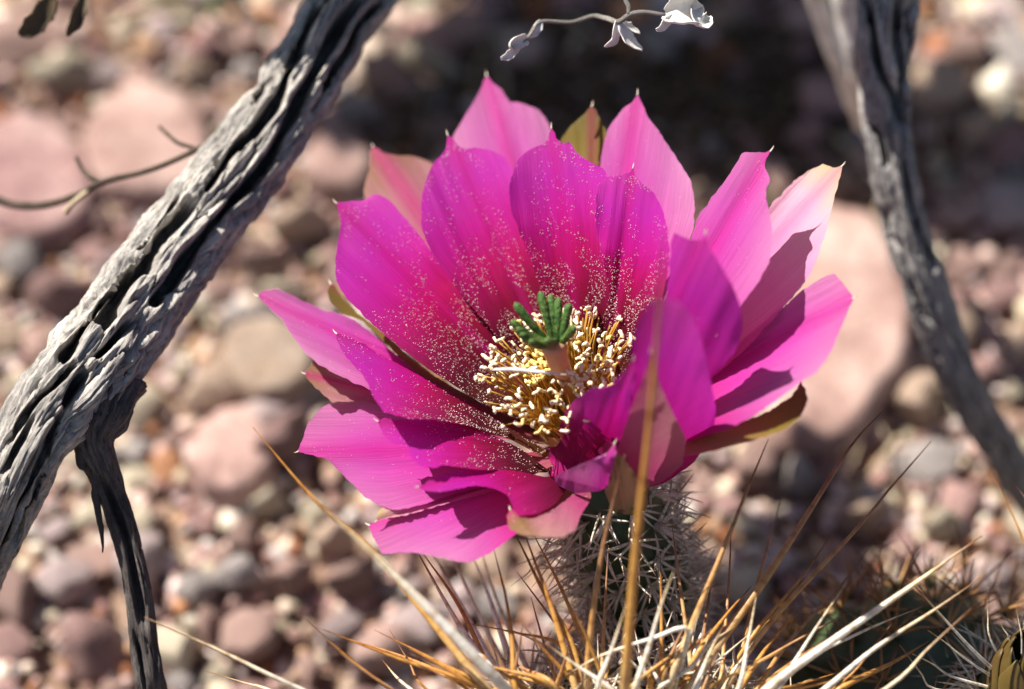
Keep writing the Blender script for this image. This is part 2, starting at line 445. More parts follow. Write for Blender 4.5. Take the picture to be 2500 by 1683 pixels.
# stones one can point to: image centre, image half sizes, height (half), turn, class, label
BIG = [
 (165, 150, 100, 62, 0.0048, 0.1, 'cream', 'pale cream stone beside the large flat pink slab'),
 (60, 60, 130, 90, 0.0040, 0.4, 'pink', 'dusty pink slab under the small brown leaf'),
 (725, 520, 88, 50, 0.0050, 0.4, 'tan', 'oval tan stone beside the ribbed branch'),
 (2385, 985, 48, 130, 0.0055, 0.45, 'cream', 'long cream stone leaning beside the grey right branch'),
 (520, 930, 95, 80, 0.0050, 0.8, 'tan', 'flat tan stone above the blocky pink stone'),
 (610, 760, 80, 62, 0.0045, 0.2, 'grey', 'bluish grey stone left of the long left petal'),
 (690, 1060, 90, 75, 0.0070, 0.6, 'mauve', 'mauve stone in the dark gap below left petals'),
 (225, 1540, 85, 105, 0.0060, 0.1, 'mauve', 'dark mauve stone left of the splintered side branch'),
 (335, 1370, 62, 100, 0.0055, 0.1, 'lavender', 'smooth oval lavender pebble behind the splintered side branch'),
 (420, 1570, 62, 70, 0.0050, 0.0, 'cream', 'yellowish cream pebble right of the splintered side branch'),
 (600, 1545, 75, 78, 0.0050, 0.2, 'pink', 'heart shaped pink stone near the white spine tip'),
 (510, 1510, 35, 62, 0.0040, 0.2, 'pink', 'pale upright pebble beside the heart shaped stone'),
 (715, 1400, 62, 55, 0.0050, 0.1, 'pink', 'rose pebble in gravel below the lower left petals'),
 (570, 1390, 62, 60, 0.0050, 0.4, 'grey', 'pale grey pebble in gravel above the heart shaped stone'),
 (480, 1420, 58, 62, 0.0050, 0.4, 'grey', 'dull grey pebble right of the oval lavender pebble'),
 (655, 1215, 50, 40, 0.0050, 0.4, 'cream', 'cream pebble below the blocky pink stone'),
 (810, 1300, 60, 55, 0.0050, 0.4, 'tan', 'orange tan pebble crossed by a long golden spine'),
 (870, 1400, 75, 55, 0.0055, 0.4, 'pink', 'pale pink pebble under the long ivory spine'),
 (150, 1400, 80, 75, 0.0050, 0.4, 'lavender', 'lumpy lavender stone between branch and side branch'),
 (30, 1440, 60, 110, 0.0055, 0.1, 'pink', 'long pink stone under the lower end of the branch'),
 (930, 1560, 90, 75, 0.0050, 0.4, 'pink', 'pale flat pink stone under the golden left spines'),
 (140, 690, 90, 75, 0.0055, 0.1, 'mauve', 'mauve stone left of the ribbed branch'),
 (40, 620, 60, 70, 0.0050, 0.1, 'grey', 'pale grey stone under the mauve slab edge'),
 (960, 170, 85, 60, 0.0070, -0.5, 'pink', 'sunlit pink stone behind the top of the flower'),
 (1050, 130, 95, 35, 0.0055, -0.5, 'cream', 'long pale stone under the dry twig'),
 (1110, 60, 90, 60, 0.0055, 0.4, 'pink', 'pink stone at the shade edge behind the dry twig'),
 (860, 260, 70, 30, 0.0045, 0.1, 'grey', 'pale grey sliver of stone beside the branch shadow'),
 (2290, 200, 70, 85, 0.0070, 0.2, 'tan', 'sunlit tan stone right of the upright grey branch'),
 (2370, 110, 55, 60, 0.0060, 0.2, 'pink', 'pale pink stone behind the upright grey branch'),
 (2400, 300, 60, 60, 0.0060, 0.2, 'tan', 'ochre stone below the sunlit tan stone'),
 (1960, 490, 60, 45, 0.0060, 0.2, 'tan', 'yellowish tan stone above the big angular rock'),
 (2250, 960, 60, 75, 0.0050, 0.2, 'tan', 'rusty tan stone between big rock and grey branch'),
 (2120, 1250, 55, 45, 0.0050, 0.2, 'tan', 'small ochre stone behind the long right spine'),
 (2310, 1260, 50, 45, 0.0050, 0.2, 'cream', 'round cream pebble right of the long brown spines'),
 (1950, 1140, 45, 60, 0.0045, 0.2, 'grey', 'pale grey stone under the olive right sepal'),
 (1770, 30, 60, 45, 0.0070, 0.2, 'tan', 'tan stone in shade behind the curled dry leaf'),
 (640, 620, 60, 60, 0.0050, 0.2, 'pink', 'salmon pebble between branch and flower'),
 (690, 700, 50, 45, 0.0045, 0.2, 'cream', 'cream pebble between branch and upper left petals'),
]
for (px, py, hx, hy, hz, rz, cls, lab) in BIG:
    z0 = zground(px, py, hz); p = W(px, py, z0); k = (DP - z0) / DP * U
    sx = hx * k; sy = max(hy * k / sp - hz * 0.35, hy * k * 0.6)
    put_stone('stone', p[0], p[1], hz * 0.45, sx, sy, hz, rz, cls, lab, 'stone', tilt=0.10)

def slab(pts, hgt, cls, label, seed):
    cx, cy = np.mean(pts, axis=0); nn_ = 64
    Pw = np.array([W(x, y, zground(x, y, hgt)) for x, y in pts]); c0 = Pw.mean(0)
    ang = np.arctan2(Pw[:, 1] - c0[1], Pw[:, 0] - c0[0]); o_ = np.argsort(ang); ang = ang[o_]; rr = np.linalg.norm(Pw[o_, :2] - c0[:2], axis=1)
    V = []; F = []
    rings = [(.15, 1), (.4, 1), (.65, 1), (.85, .98), (.95, .93), (1.0, .80), (1.05, .4), (1.07, -.4)]
    for (k_, h_) in rings:
        for i in range(nn_):
            a = -math.pi + 2 * math.pi * i / nn_; r_ = np.interp(a, ang, rr, period=2 * math.pi) * k_
            x, y = c0[0] + r_ * math.cos(a), c0[1] + r_ * math.sin(a)
            j_ = 1 + 0.05 * noise.noise((math.cos(a) * 4, math.sin(a) * 4, seed)); x = c0[0] + (x - c0[0]) * j_; y = c0[1] + (y - c0[1]) * j_
            dz = 0.0009 * noise.noise((x * 110, y * 110, seed)) + 0.0005 * noise.noise((x * 380, y * 380, seed))
            V.append((x, y, hgt * h_ + dz))
    for j in range(len(rings) - 1):
        for i in range(nn_):
            a = j * nn_ + i; b = j * nn_ + (i + 1) % nn_; F.append((a, a + nn_, b + nn_, b))
    V.append((c0[0], c0[1], hgt)); F += [(i, (i + 1) % nn_, len(V) - 1) for i in range(nn_)]
    o = mesh_obj('stone', V, F, M['rock_' + cls], base=(c0[0], c0[1], 0))
    tag(o, label, 'stone'); placed.append((c0[0], c0[1], rr.mean() * 0.95))
slab([(1985, 470), (2110, 500), (2190, 640), (2218, 790), (2150, 930), (2060, 1045), (1920, 1052), (1840, 900), (1860, 650)], 0.0085, 'pink', 'big angular pink rock behind the pale right petals', 1.0)
slab([(230, 260), (330, 190), (430, 215), (500, 320), (490, 420), (380, 455), (250, 440), (205, 360)], 0.006, 'slabpink', 'large flat pink slab behind the ribbed grey branch', 2.0)
slab([(-40, 300), (90, 270), (170, 330), (215, 420), (190, 520), (80, 560), (-40, 520)], 0.0055, 'slabmauve', 'large mauve slab under the thin curved twig', 3.0)
slab([(520, 1000), (610, 985), (650, 1050), (640, 1150), (560, 1190), (480, 1150), (470, 1060)], 0.008, 'slabpink', 'blocky pink stone with dark gap below left petals', 4.0)
slab([(560, 790), (650, 770), (740, 800), (765, 880), (700, 945), (590, 940), (545, 870)], 0.007, 'slabtan', 'broad pale stone left of the tan outer petal', 5.0)
slab([(750, 350), (800, 315), (880, 330), (900, 400), (860, 450), (780, 440)], 0.007, 'slabpink', 'rounded pink stone just right of the ribbed branch', 6.0)

def free(x, y, r, f):
    for (a, b, q) in placed:
        if (a - x) ** 2 + (b - y) ** 2 < (f * (q + r)) ** 2: return False
    return True
CLS = ['pink', 'pink', 'lavender', 'lavender', 'mauve', 'tan', 'cream', 'cream', 'grey', 'pink', 'rust', 'mauve']
import re
SHORT = {'large flat pink slab': [tuple(W(360, 320, zground(360, 320))[:2])], 'large mauve slab': [tuple(W(95, 470, zground(95, 470))[:2])], 'big angular pink rock': [tuple(W(2055, 800, zground(2055, 800))[:2])], 'blocky pink stone': [tuple(W(560, 1075, zground(560, 1075))[:2])]}
for b_ in BIG:
    sh = re.split(r' (?:beside|behind|under|just|left|right|with|in|near|above|below|crossed|between|at|leaning)\b', b_[7])[0]
    p_ = W(b_[0], b_[1], zground(b_[0], b_[1])); SHORT.setdefault(sh, []).append((p_[0], p_[1]))
SHORT = {k_: v_[0] for k_, v_ in SHORT.items() if len(v_) == 1 and len(k_.split()) > 1}
def near_label(x, y, r, cls):
    k_ = min(SHORT, key=lambda q: (SHORT[q][0] - x) ** 2 + (SHORT[q][1] - y) ** 2)
    size = 'tiny' if r < 0.0022 else ('small' if r < 0.0034 else 'chunky')
    return '%s %s pebble near the %s' % (size, cls, k_), '%s %s pebbles near the %s' % (size, cls, k_)
cnt = 0; tries = 0
while cnt < 285 and tries < 60000:
    tries += 1
    px = rnd.uniform(-30, 2530); py = rnd.uniform(-30, 1710)
    r = rnd.uniform(26, 74) * (1.0 if tries < 9000 else 0.62)
    z0 = zground(px, py, 0.002); p = W(px, py, z0); k = (DP - z0) / DP * U; rr = r * k
    if not free(p[0], p[1], rr, 0.80): continue
    shade_tinted = (px > 1150 and py < 420 and px < 2150)  # stones here get darker colours so the shade looks deeper
    cls = rnd.choice(('mauve', 'mauve', 'grey', 'pink') if shade_tinted else CLS); hz = rr * rnd.uniform(0.5, 0.85)
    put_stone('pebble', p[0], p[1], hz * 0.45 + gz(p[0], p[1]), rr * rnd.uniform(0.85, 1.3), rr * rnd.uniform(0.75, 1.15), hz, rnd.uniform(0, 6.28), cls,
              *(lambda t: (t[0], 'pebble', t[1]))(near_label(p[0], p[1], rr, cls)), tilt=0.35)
    cnt += 1

# uncountable small gravel, and the pebbles beyond the picture's edge
bag = Bag(); grid = {}
def add_low(x, y, r, bagx):
    k = rnd.randrange(NB); V0, F0 = LOW[k]
    a = rnd.uniform(0, 6.28); ca, sa = math.cos(a), math.sin(a)
    V1 = V0 * np.array([r * rnd.uniform(0.8, 1.3), r * rnd.uniform(0.7, 1.1), r * rnd.uniform(0.5, 0.9)])
    tl = rnd.uniform(-0.5, 0.5); ct, st = math.cos(tl), math.sin(tl)
    V1 = np.stack([V1[:, 0], V1[:, 1] * ct - V1[:, 2] * st, V1[:, 1] * st + V1[:, 2] * ct], 1)
    V1 = np.stack([V1[:, 0] * ca - V1[:, 1] * sa, V1[:, 0] * sa + V1[:, 1] * ca, V1[:, 2]], 1)
    V1 += np.array([x, y, gz(x, y) + r * 0.3])
    c = np.array(ROCK[rnd.choice(CLS)][rnd.randrange(3)]) * rnd.uniform(0.55, 1.2)
    bagx.add(V1, F0, 0, c)
for _ in range(5200):
    px = rnd.uniform(-150, 2650); py = rnd.uniform(-150, 1850)
    p = W(px, py, zground(px, py)); r = rnd.uniform(0.0006, 0.0017)
    add_low(p[0], p[1], r, bag)
for _ in range(5200):
    x = rnd.gauss(0, 0.12); y = 0.05 + rnd.gauss(0, 0.12)
    if abs(x) < 0.085 and -0.03 < y < 0.125: continue
    add_low(x, y, rnd.choice((rnd.uniform(0.001, 0.003), rnd.uniform(0.002, 0.0055))), bag)
gr = bag.build('gravel', [M['gravel']], base=(0, 0, 0)); tag(gr, 'fine mixed pink and tan gravel covering the soil', 'gravel', kind='stuff')

# ------------------------------------------------------------------ flower frame (camera axes, photo pixels)
B0 = np.array([1435.0, 1085.0, -224.0])           # px, py, depth of the flower's base
AX = np.array([-0.27, 0.72, 0.64])
E1 = np.array([0.963, 0.202, 0.18]); E2 = np.array([0.0, 0.665, -0.748])
def fl(Rc, Rs, H):
    """flower frame -> (px, py, depth)"""
    d = Rc * E1 + Rs * E2 + H * AX
    return np.array([B0[0] + d[0], B0[1] - d[1], B0[2] + d[2]])
def depth(px, py, H):
    dx = px - B0[0]; dy = B0[1] - py
    Rc = (dx + 0.27 * H) / 0.963
    Rs = (dy - 0.202 * Rc - 0.72 * H) / 0.665
    return B0[2] + 0.18 * Rc - 0.748 * Rs + 0.64 * H, Rc, Rs
def WF(p): return W(p[0], p[1], p[2])

# ------------------------------------------------------------------ cactus stem with the flower
DC = np.array([1540.0, 2035.0, -170.0]); DR = 430.0      # dome of the stem: centre (px, py, depth), radius
def cam3(p): return np.array([p[0], -p[1], p[2]])
up_cam = np.array([0, cp, sp])
cac_base = W(DC[0], DC[1], DC[2]).copy(); cac_base[2] = 0.0
cactus = empty('hedgehog_cactus', cac_base)
tag(cactus, 'spiny hedgehog cactus bearing the open magenta flower', 'cactus')
dc = W(DC[0], DC[1], DC[2]); R = DR * U
V = []; F = []; nr = 96; rows = []
for j in range(15):
    a = j / 14 * math.pi / 2 * 0.98
    rows.append((R * math.sin(math.pi / 2 - a), R * 0.95 * math.sin(a)))
rows = [(R * 0.9, -dc[2] - 0.004), (R * 1.0, -dc[2] * 0.6), (R * 1.03, -dc[2] * 0.25)] + rows
for (rr, hh) in rows:
    for i in range(nr):
        a = i * 2 * math.pi / nr
        q = rr * (1 + 0.07 * math.cos(12 * a))
        V.append((dc[0] + q * math.cos(a), dc[1] + q * math.sin(a), dc[2] + hh))
for j in range(len(rows) - 1):
    for i in range(nr):
        a = j * nr + i; b = j * nr + (i + 1) % nr; F.append((a, b, b + nr, a + nr))
F.append(tuple((len(rows) - 1) * nr + i for i in range(nr)))
mesh_obj('stem', V, F, M['stem'], cactus, cac_base)

def needle(path3, r0, n=6, tip=0.12):
    k = len(path3); s = np.linspace(0, 1, k)
    rad = r0 * (1 - (1 - tip) * s ** 1.6)
    return tube_data(path3, rad, n)

def areole_cluster(bag, p, nrm, count, lmin, lmax, wid, spread, seed, wool=True):
    r = random.Random(seed); nrm = Vector(nrm).normalized()
    t1 = nrm.orthogonal().normalized(); t2 = nrm.cross(t1)
    for i in range(count):
        a = 2 * math.pi * i / count + r.uniform(-.3, .3); e = r.uniform(*spread)
        d = (nrm * math.sin(e) + (t1 * math.cos(a) + t2 * math.sin(a)) * math.cos(e)).normalized()
        L = r.uniform(lmin, lmax); p0 = Vector(p) - nrm * 0.0002; sag = nrm * r.uniform(-0.06, 0.12) * L
        P = [p0, p0 + d * L * .5 + sag, p0 + d * L]
        V, F, uv = needle(smoothline([q[:] for q in P], 5), wid, 5)
        bag.add(V, F, 0, (1, 1, 1), uv)
    if wool:
        V, F = LOW[r.randrange(NB)]
        bag.add(np.array(V) * 0.0008 + np.array(p), F, 1)

k = 0
for j, a in enumerate((0.25, 0.5, 0.75, 1.0, 1.22, 1.4)):
    for i in range(12):
        az = (i + 0.5 * (j % 2)) * 2 * math.pi / 12 + 0.1
        if j >= 4 and i % 2: continue
        rr = R * math.cos(a) * 1.05; hh = R * 0.95 * math.sin(a)
        p = (dc[0] + rr * math.cos(az), dc[1] + rr * math.sin(az), dc[2] + hh)
        nv = (math.cos(a) * math.cos(az), math.cos(a) * math.sin(az), math.sin(a) + 0.2)
        bg_ = Bag(); areole_cluster(bg_, p, nv, 15, 0.005, 0.0105, 0.00027, (0.1, 0.9), 500 + k)
        bg_.build('spine_cluster', [M['bristle'], M['wool']], cactus, p); k += 1

# long spines: colour, width px, depth at base, depth at tip, points from tip to base (photo pixels)
def c6(x, y): return (1000 + .4294 * x, 1100 + .4294 * y)
def c7(x, y): return (1700 + .4355 * x, 1000 + .4355 * y)
def i6(x, y): return (200 + .4723 * x, 1200 + .4723 * y)
SP = [
 ('gold', 17, 150, 60, [(618, 1044), (776, 1228), (927, 1365), (1187, 1680)]),
 ('white', 24, 260, 330, [(752, 1208), (927, 1368), (1195, 1640)]),
 ('white', 13, 120, 140, [(353, 1507), (540, 1590), (734, 1683)]),
 ('white', 8, 80, -150, [(502, 1639), (600, 1668), (700, 1700)]),
 ('gold', 9, 100, 100, [i6(1140, 640), i6(1330, 820), i6(1600, 1023)]),
 ('gold', 11, 60, 60, [i6(1210, 700), i6(1650, 870), i6(2060, 1010)]),
 ('gold', 9, 60, 20, [i6(1510, 715), i6(1800, 860), i6(2060, 1000)]),
 ('brown', 7, 120, 100, [i6(1330, 835), i6(1600, 1023)]),
 ('white', 8, 60, -200, [i6(1550, 870), i6(1700, 1023)]),
 ('gold', 8, 40, -40, [i6(1590, 715), i6(1690, 880), i6(1780, 1023)]),
 ('white', 15, 40, -120, [(1015, 1340), c6(300, 1020), c6(560, 1358)]),
 ('gold', 14, 40, -160, [(1032, 1350), c6(290, 900), c6(500, 1340)]),
 ('white', 15, -150, -420, [(1150, 1350), c6(440, 800), c6(540, 1100), c6(600, 1300)]),
 ('gold', 12, 120, 60, [c6(480, 565), c6(550, 850), c6(585, 1100), c6(605, 1358)]),
 ('gold', 8, 40, 10, [c6(345, 985), c6(600, 1035), c6(860, 1110)]),
 ('brown', 8, 60, 60, [c6(440, 1050), c6(510, 1180), c6(590, 1340)]),
 ('brown', 10, 120, 120, [c6(645, 985), c6(625, 1120), c6(610, 1300)]),
 ('gold', 10, 60, 120, [c6(645, 988), c6(760, 1130), c6(930, 1320)]),
 ('gold', 13, 60, 20, [c6(585, 440), c6(760, 800), c6(920, 1100), c6(980, 1358)]),
 ('gold', 14, 80, 40, [c6(640, 440), c6(800, 870), c6(940, 1340)]),
 ('gold', 10, -40, -80, [c6(690, 450), c6(850, 760), c6(1000, 1100), c6(1080, 1250)]),
 ('brown', 8, -20, -120, [c6(610, 690), c6(820, 970), c6(1000, 1200)]),
 ('brown', 13, 110, 280, [c6(1225, 20), c6(1110, 500), c6(1045, 900), c6(1010, 1300)]),
 ('gold', 19, 300, 850, [(1621, 560), (1609, 760), (1584, 1050), (1552, 1350), (1526, 1690)]),
 ('brown', 8, 40, -60, [c6(1130, 540), c6(1110, 900), c6(1095, 1250)]),
 ('white', 12, 200, 260, [c6(1230, 880), c6(1150, 1130), c6(1070, 1350)]),
 ('white', 13, 200, 260, [c6(1500, 690), c6(1430, 880), c6(1360, 1120), c6(1285, 1350)]),
 ('gold', 9, 60, 10, [c6(1425, 590), c6(1432, 950), c6(1428, 1320)]),
 ('brown', 10, 40, -80, [c6(1490, 400), c6(1530, 720), c6(1600, 1250)]),
 ('white', 8, 120, 60, [c6(1265, 1070), c6(1340, 1180), c6(1420, 1330)]),
 ('brown', 14, 120, 60, [(1876, 1072), c6(1930, 200), c6(1760, 620), c6(1610, 980), c6(1500, 1260)]),
 ('brown', 9, 0, -160, [c6(1830, 400), c6(1815, 760), c6(1790, 1060), c6(1770, 1300)]),
 ('brown', 18, 90, -100, [c7(1050, 5), c7(870, 200), c7(640, 560), c7(380, 960), c7(100, 1350), (1690, 1670)]),
 ('brown', 13, 60, -260, [c7(1315, 180), c7(1090, 440), c7(880, 690), c7(540, 1050), c7(330, 1300), (1770, 1680)]),
 ('brown', 10, -60, -380, [c7(485, 470), c7(420, 700), c7(350, 950), (1800, 1620)]),
 ('gold', 9, -60, -300, [c7(750, 710), c7(600, 930), c7(330, 1250)]),
 ('brown', 10, -60, -420, [c7(1000, 740), c7(800, 1000), c7(520, 1300), (1840, 1690)]),
 ('white', 19, 130, 120, [c7(1600, 710), c7(1430, 830), c7(1220, 980), c7(830, 1250), c7(430, 1540)]),
 ('white', 10, 130, 110, [c7(830, 990), c7(700, 1180), c7(540, 1430), c7(460, 1568)]),
 ('brown', 8, 40, 20, [c7(880, 1130), c7(680, 1230), c7(440, 1365), c7(300, 1460)]),
 ('white', 10, 40, -40, [c7(1270, 1105), c7(1080, 1180), c7(890, 1265), c7(600, 1420)]),
 ('white', 13, 130, 90, [c7(1600, 940), c7(1340, 1120), c7(1000, 1340), c7(720, 1568)]),
 ('white', 12, 160, 160, [c7(1540, 1115), c7(1300, 1340), c7(1060, 1568)]),
 ('gold', 17, 60, -80, [c7(1300, 1300), c7(1100, 1420), c7(800, 1568)]),
 ('gold', 7, 60, 10, [c7(1160, 1120), c7(1000, 1320), c7(830, 1520)]),
 ('white', 12, 140, 120, [c7(335, 1050), c7(290, 1300), c7(235, 1568)]),
 ('gold', 12, 60, -60, [c7(310, 990), c7(170, 1150), c7(0, 1380)]),
 ('white', 11, 120, 60, [c7(230, 1210), c7(80, 1310), c6(1600, 1230), c6(1420, 1350)]),
 ('gold', 9, 40, -30, [c7(390, 1520), c7(250, 1530), c7(60, 1550)]),
 ('gold', 10, 60, 40, [c6(0, 1130), c6(160, 1210), c6(380, 1340)]),
 ('gold', 11, 90, 60, [c6(0, 1200), c6(150, 1260), c6(330, 1358)]),
 ('white', 16, -220, -420, [(1045, 1330), (1110, 1450), (1215, 1640)]),
 ('white', 13, -260, -460, [(1085, 1320), (1150, 1460), (1240, 1640)]),
 ('white', 12, -260, -480, [(1170, 1330), (1215, 1470), (1290, 1640)]),
 ('gold', 12, 40, -60, [(850, 1560), (1000, 1610), (1180, 1690)]),
 ('gold', 13, 160, 120, [(1000, 1595), (1120, 1650), (1240, 1720)]),
 ('white', 11, 160, 160, [(1330, 1570), (1400, 1620), (1500, 1690)]),
 ('white', 11, 160, 130, [(1380, 1650), (1470, 1600), (1590, 1560), (1680, 1540)]),
 ('gold', 10, 140, 120, [(1700, 1560), (1640, 1600), (1540, 1680)]),
 ('brown', 10, 40, -140, [(1740, 1390), (1725, 1500), (1700, 1650)]),
 ('gold', 12, 60, -60, [(1960, 1480), (1880, 1570), (1800, 1690)]),
 ('gold', 11, 100, 60, [(2020, 1560), (1930, 1620), (1830, 1700)]),
 ('white', 12, 140, 140, [(1770, 1520), (1730, 1600), (1690, 1700)]),
 ('brown', 8, 40, -60, [c6(690, 830), c6(750, 1050), c6(850, 1358)]),
]
rs = random.Random(21)
for k in range(26):
    x0 = rs.uniform(1190, 1900); off_ = (x0 - 1540) / 360.0
    y0 = 1640 + 70 * off_ ** 2 + rs.uniform(0, 40); L_ = rs.uniform(120, 330); a_ = off_ * 1.0 + rs.gauss(0, .35)
    dx_, dy_ = math.sin(a_) * L_, -math.cos(a_) * L_ * rs.uniform(.35, .9); z1 = rs.uniform(-60, 200)
    SP.append((rs.choice(('white', 'white', 'gold', 'gold', 'brown')), rs.uniform(7, 12), rs.uniform(40, 160), z1, [(x0 + dx_, y0 + dy_), (x0 + dx_ * .5 + rs.uniform(-6, 6), y0 + dy_ * .5), (x0, y0)]))
Dc3 = cam3(DC)
for kx, (cl, wd, zb, zt, pts) in enumerate(SP):
    pts = np.array(pts, float)[::-1]
    s = np.r_[0, np.cumsum(np.linalg.norm(np.diff(pts, axis=0), axis=1))]; s /= s[-1]
    zz = zb + (zt - zb) * s
    P3 = [np.array([a[0], a[1], z]) for a, z in zip(pts, zz)]
    # root: continue inward to the stem's skin
    d = cam3(P3[0]) - Dc3; q = Dc3 + d / np.linalg.norm(d) * DR * 0.96
    root = np.array([q[0], -q[1], q[2]])
    gap = np.linalg.norm(cam3(P3[0]) - q)
    P = ([root] if gap > 25 else []) + P3
    pw = np.array([W(*p) for p in P])
    path = smoothline(pw, 22)
    V, F, uv = needle(path, wd * 0.68 * U, 8, 0.10)
    mesh_obj('spine', V, F, M['spine_' + cl], cactus, pw[0], uv=uv)

# ------------------------------------------------------------------ spiny flower tube
def cam_axis(p): return W(*p)
TB = [(1600, 1640, -520), (1568, 1500, -440), (1535, 1370, -350), (1500, 1255, -285), (1462, 1150, -240), (1440, 1100, -225)]
TR = [100, 122, 136, 136, 122, 94]
tp = smoothline([W(*p) for p in TB], 40)
tr = np.interp(np.linspace(0, 1, 40), np.linspace(0, 1, 6), TR) * U
V, F, uv = tube_data(tp, tr, 40, ref=(0.0, 0.94, 0.34))
ftube = mesh_obj('flower_tube', V, F, M['stem'], cactus, tp[0], uv=uv)
T, A, Bn = frames(tp, (0.0, 0.94, 0.34))
k = 0
for j, s in enumerate(np.linspace(0.05, 0.80, 9)):
    i = int(s * 39)
    for q in range(10):
        a = (q + 0.5 * (j % 2)) * 2 * math.pi / 10
        nv = math.cos(a) * A[i] + math.sin(a) * Bn[i]
        p = tp[i] + nv * tr[i]
        bg_ = Bag(); areole_cluster(bg_, p, nv + 0.05 * T[i], 10 if s < 0.85 else 8, 0.0035, 0.0072, 0.00024, (0.1, 1.2), 900 + k)
        bg_.build('spine_cluster', [M['bristle'], M['wool']], ftube, p); k += 1
# pinkish hair-like bristles at the top of the tube, sweeping out to the right
for k in range(46):
    a = rnd.uniform(-1.9, 1.4); i = rnd.randrange(25, 34)
    nv = math.cos(a) * A[i] + math.sin(a) * Bn[i]
    p0 = tp[i] + nv * tr[i] * 0.97; L = rnd.uniform(0.006, 0.013)
    d = nv + T[i] * rnd.uniform(-0.2, 0.55) + np.array([rnd.uniform(-.2, .2) for _ in range(3)]); d /= np.linalg.norm(d)
    P = np.array([p0, p0 + d * L * .5, p0 + d * L + np.array([0, 0, -1]) * L * rnd.uniform(0, .25)])
    V, F, uv = needle(smoothline(P, 8), 0.00017, 5)
    mesh_obj('bristle', V, F, M['bristle'], ftube, p0, uv=uv)

# ------------------------------------------------------------------ flower
flower_base = WF(B0)
V = []; F = []; prof = [(40, -20), (72, 10), (90, 50), (104, 95), (114, 130)]
nn = 36
for (rr, h) in prof:
    for i in range(nn):
        a = 2 * math.pi * i / nn; V.append(WF(fl(rr * math.cos(a) * (1 + .03 * math.sin(5 * a)), rr * math.sin(a), h)))
for j in range(len(prof) - 1):
    for i in range(nn):
        a = j * nn + i; b = j * nn + (i + 1) % nn; F.append((a, b, b + nn, a + nn))
F.append(tuple(range(nn))[::-1])
flower = mesh_obj('flower', V, F, M['throat'], cactus, flower_base)
flower['label'] = 'open magenta flower with green stigma and cream stamens'

f_ = lambda *P: [(x * 1.0734, y * 1.0734) for x, y in P]       # points read off the 2329 px view
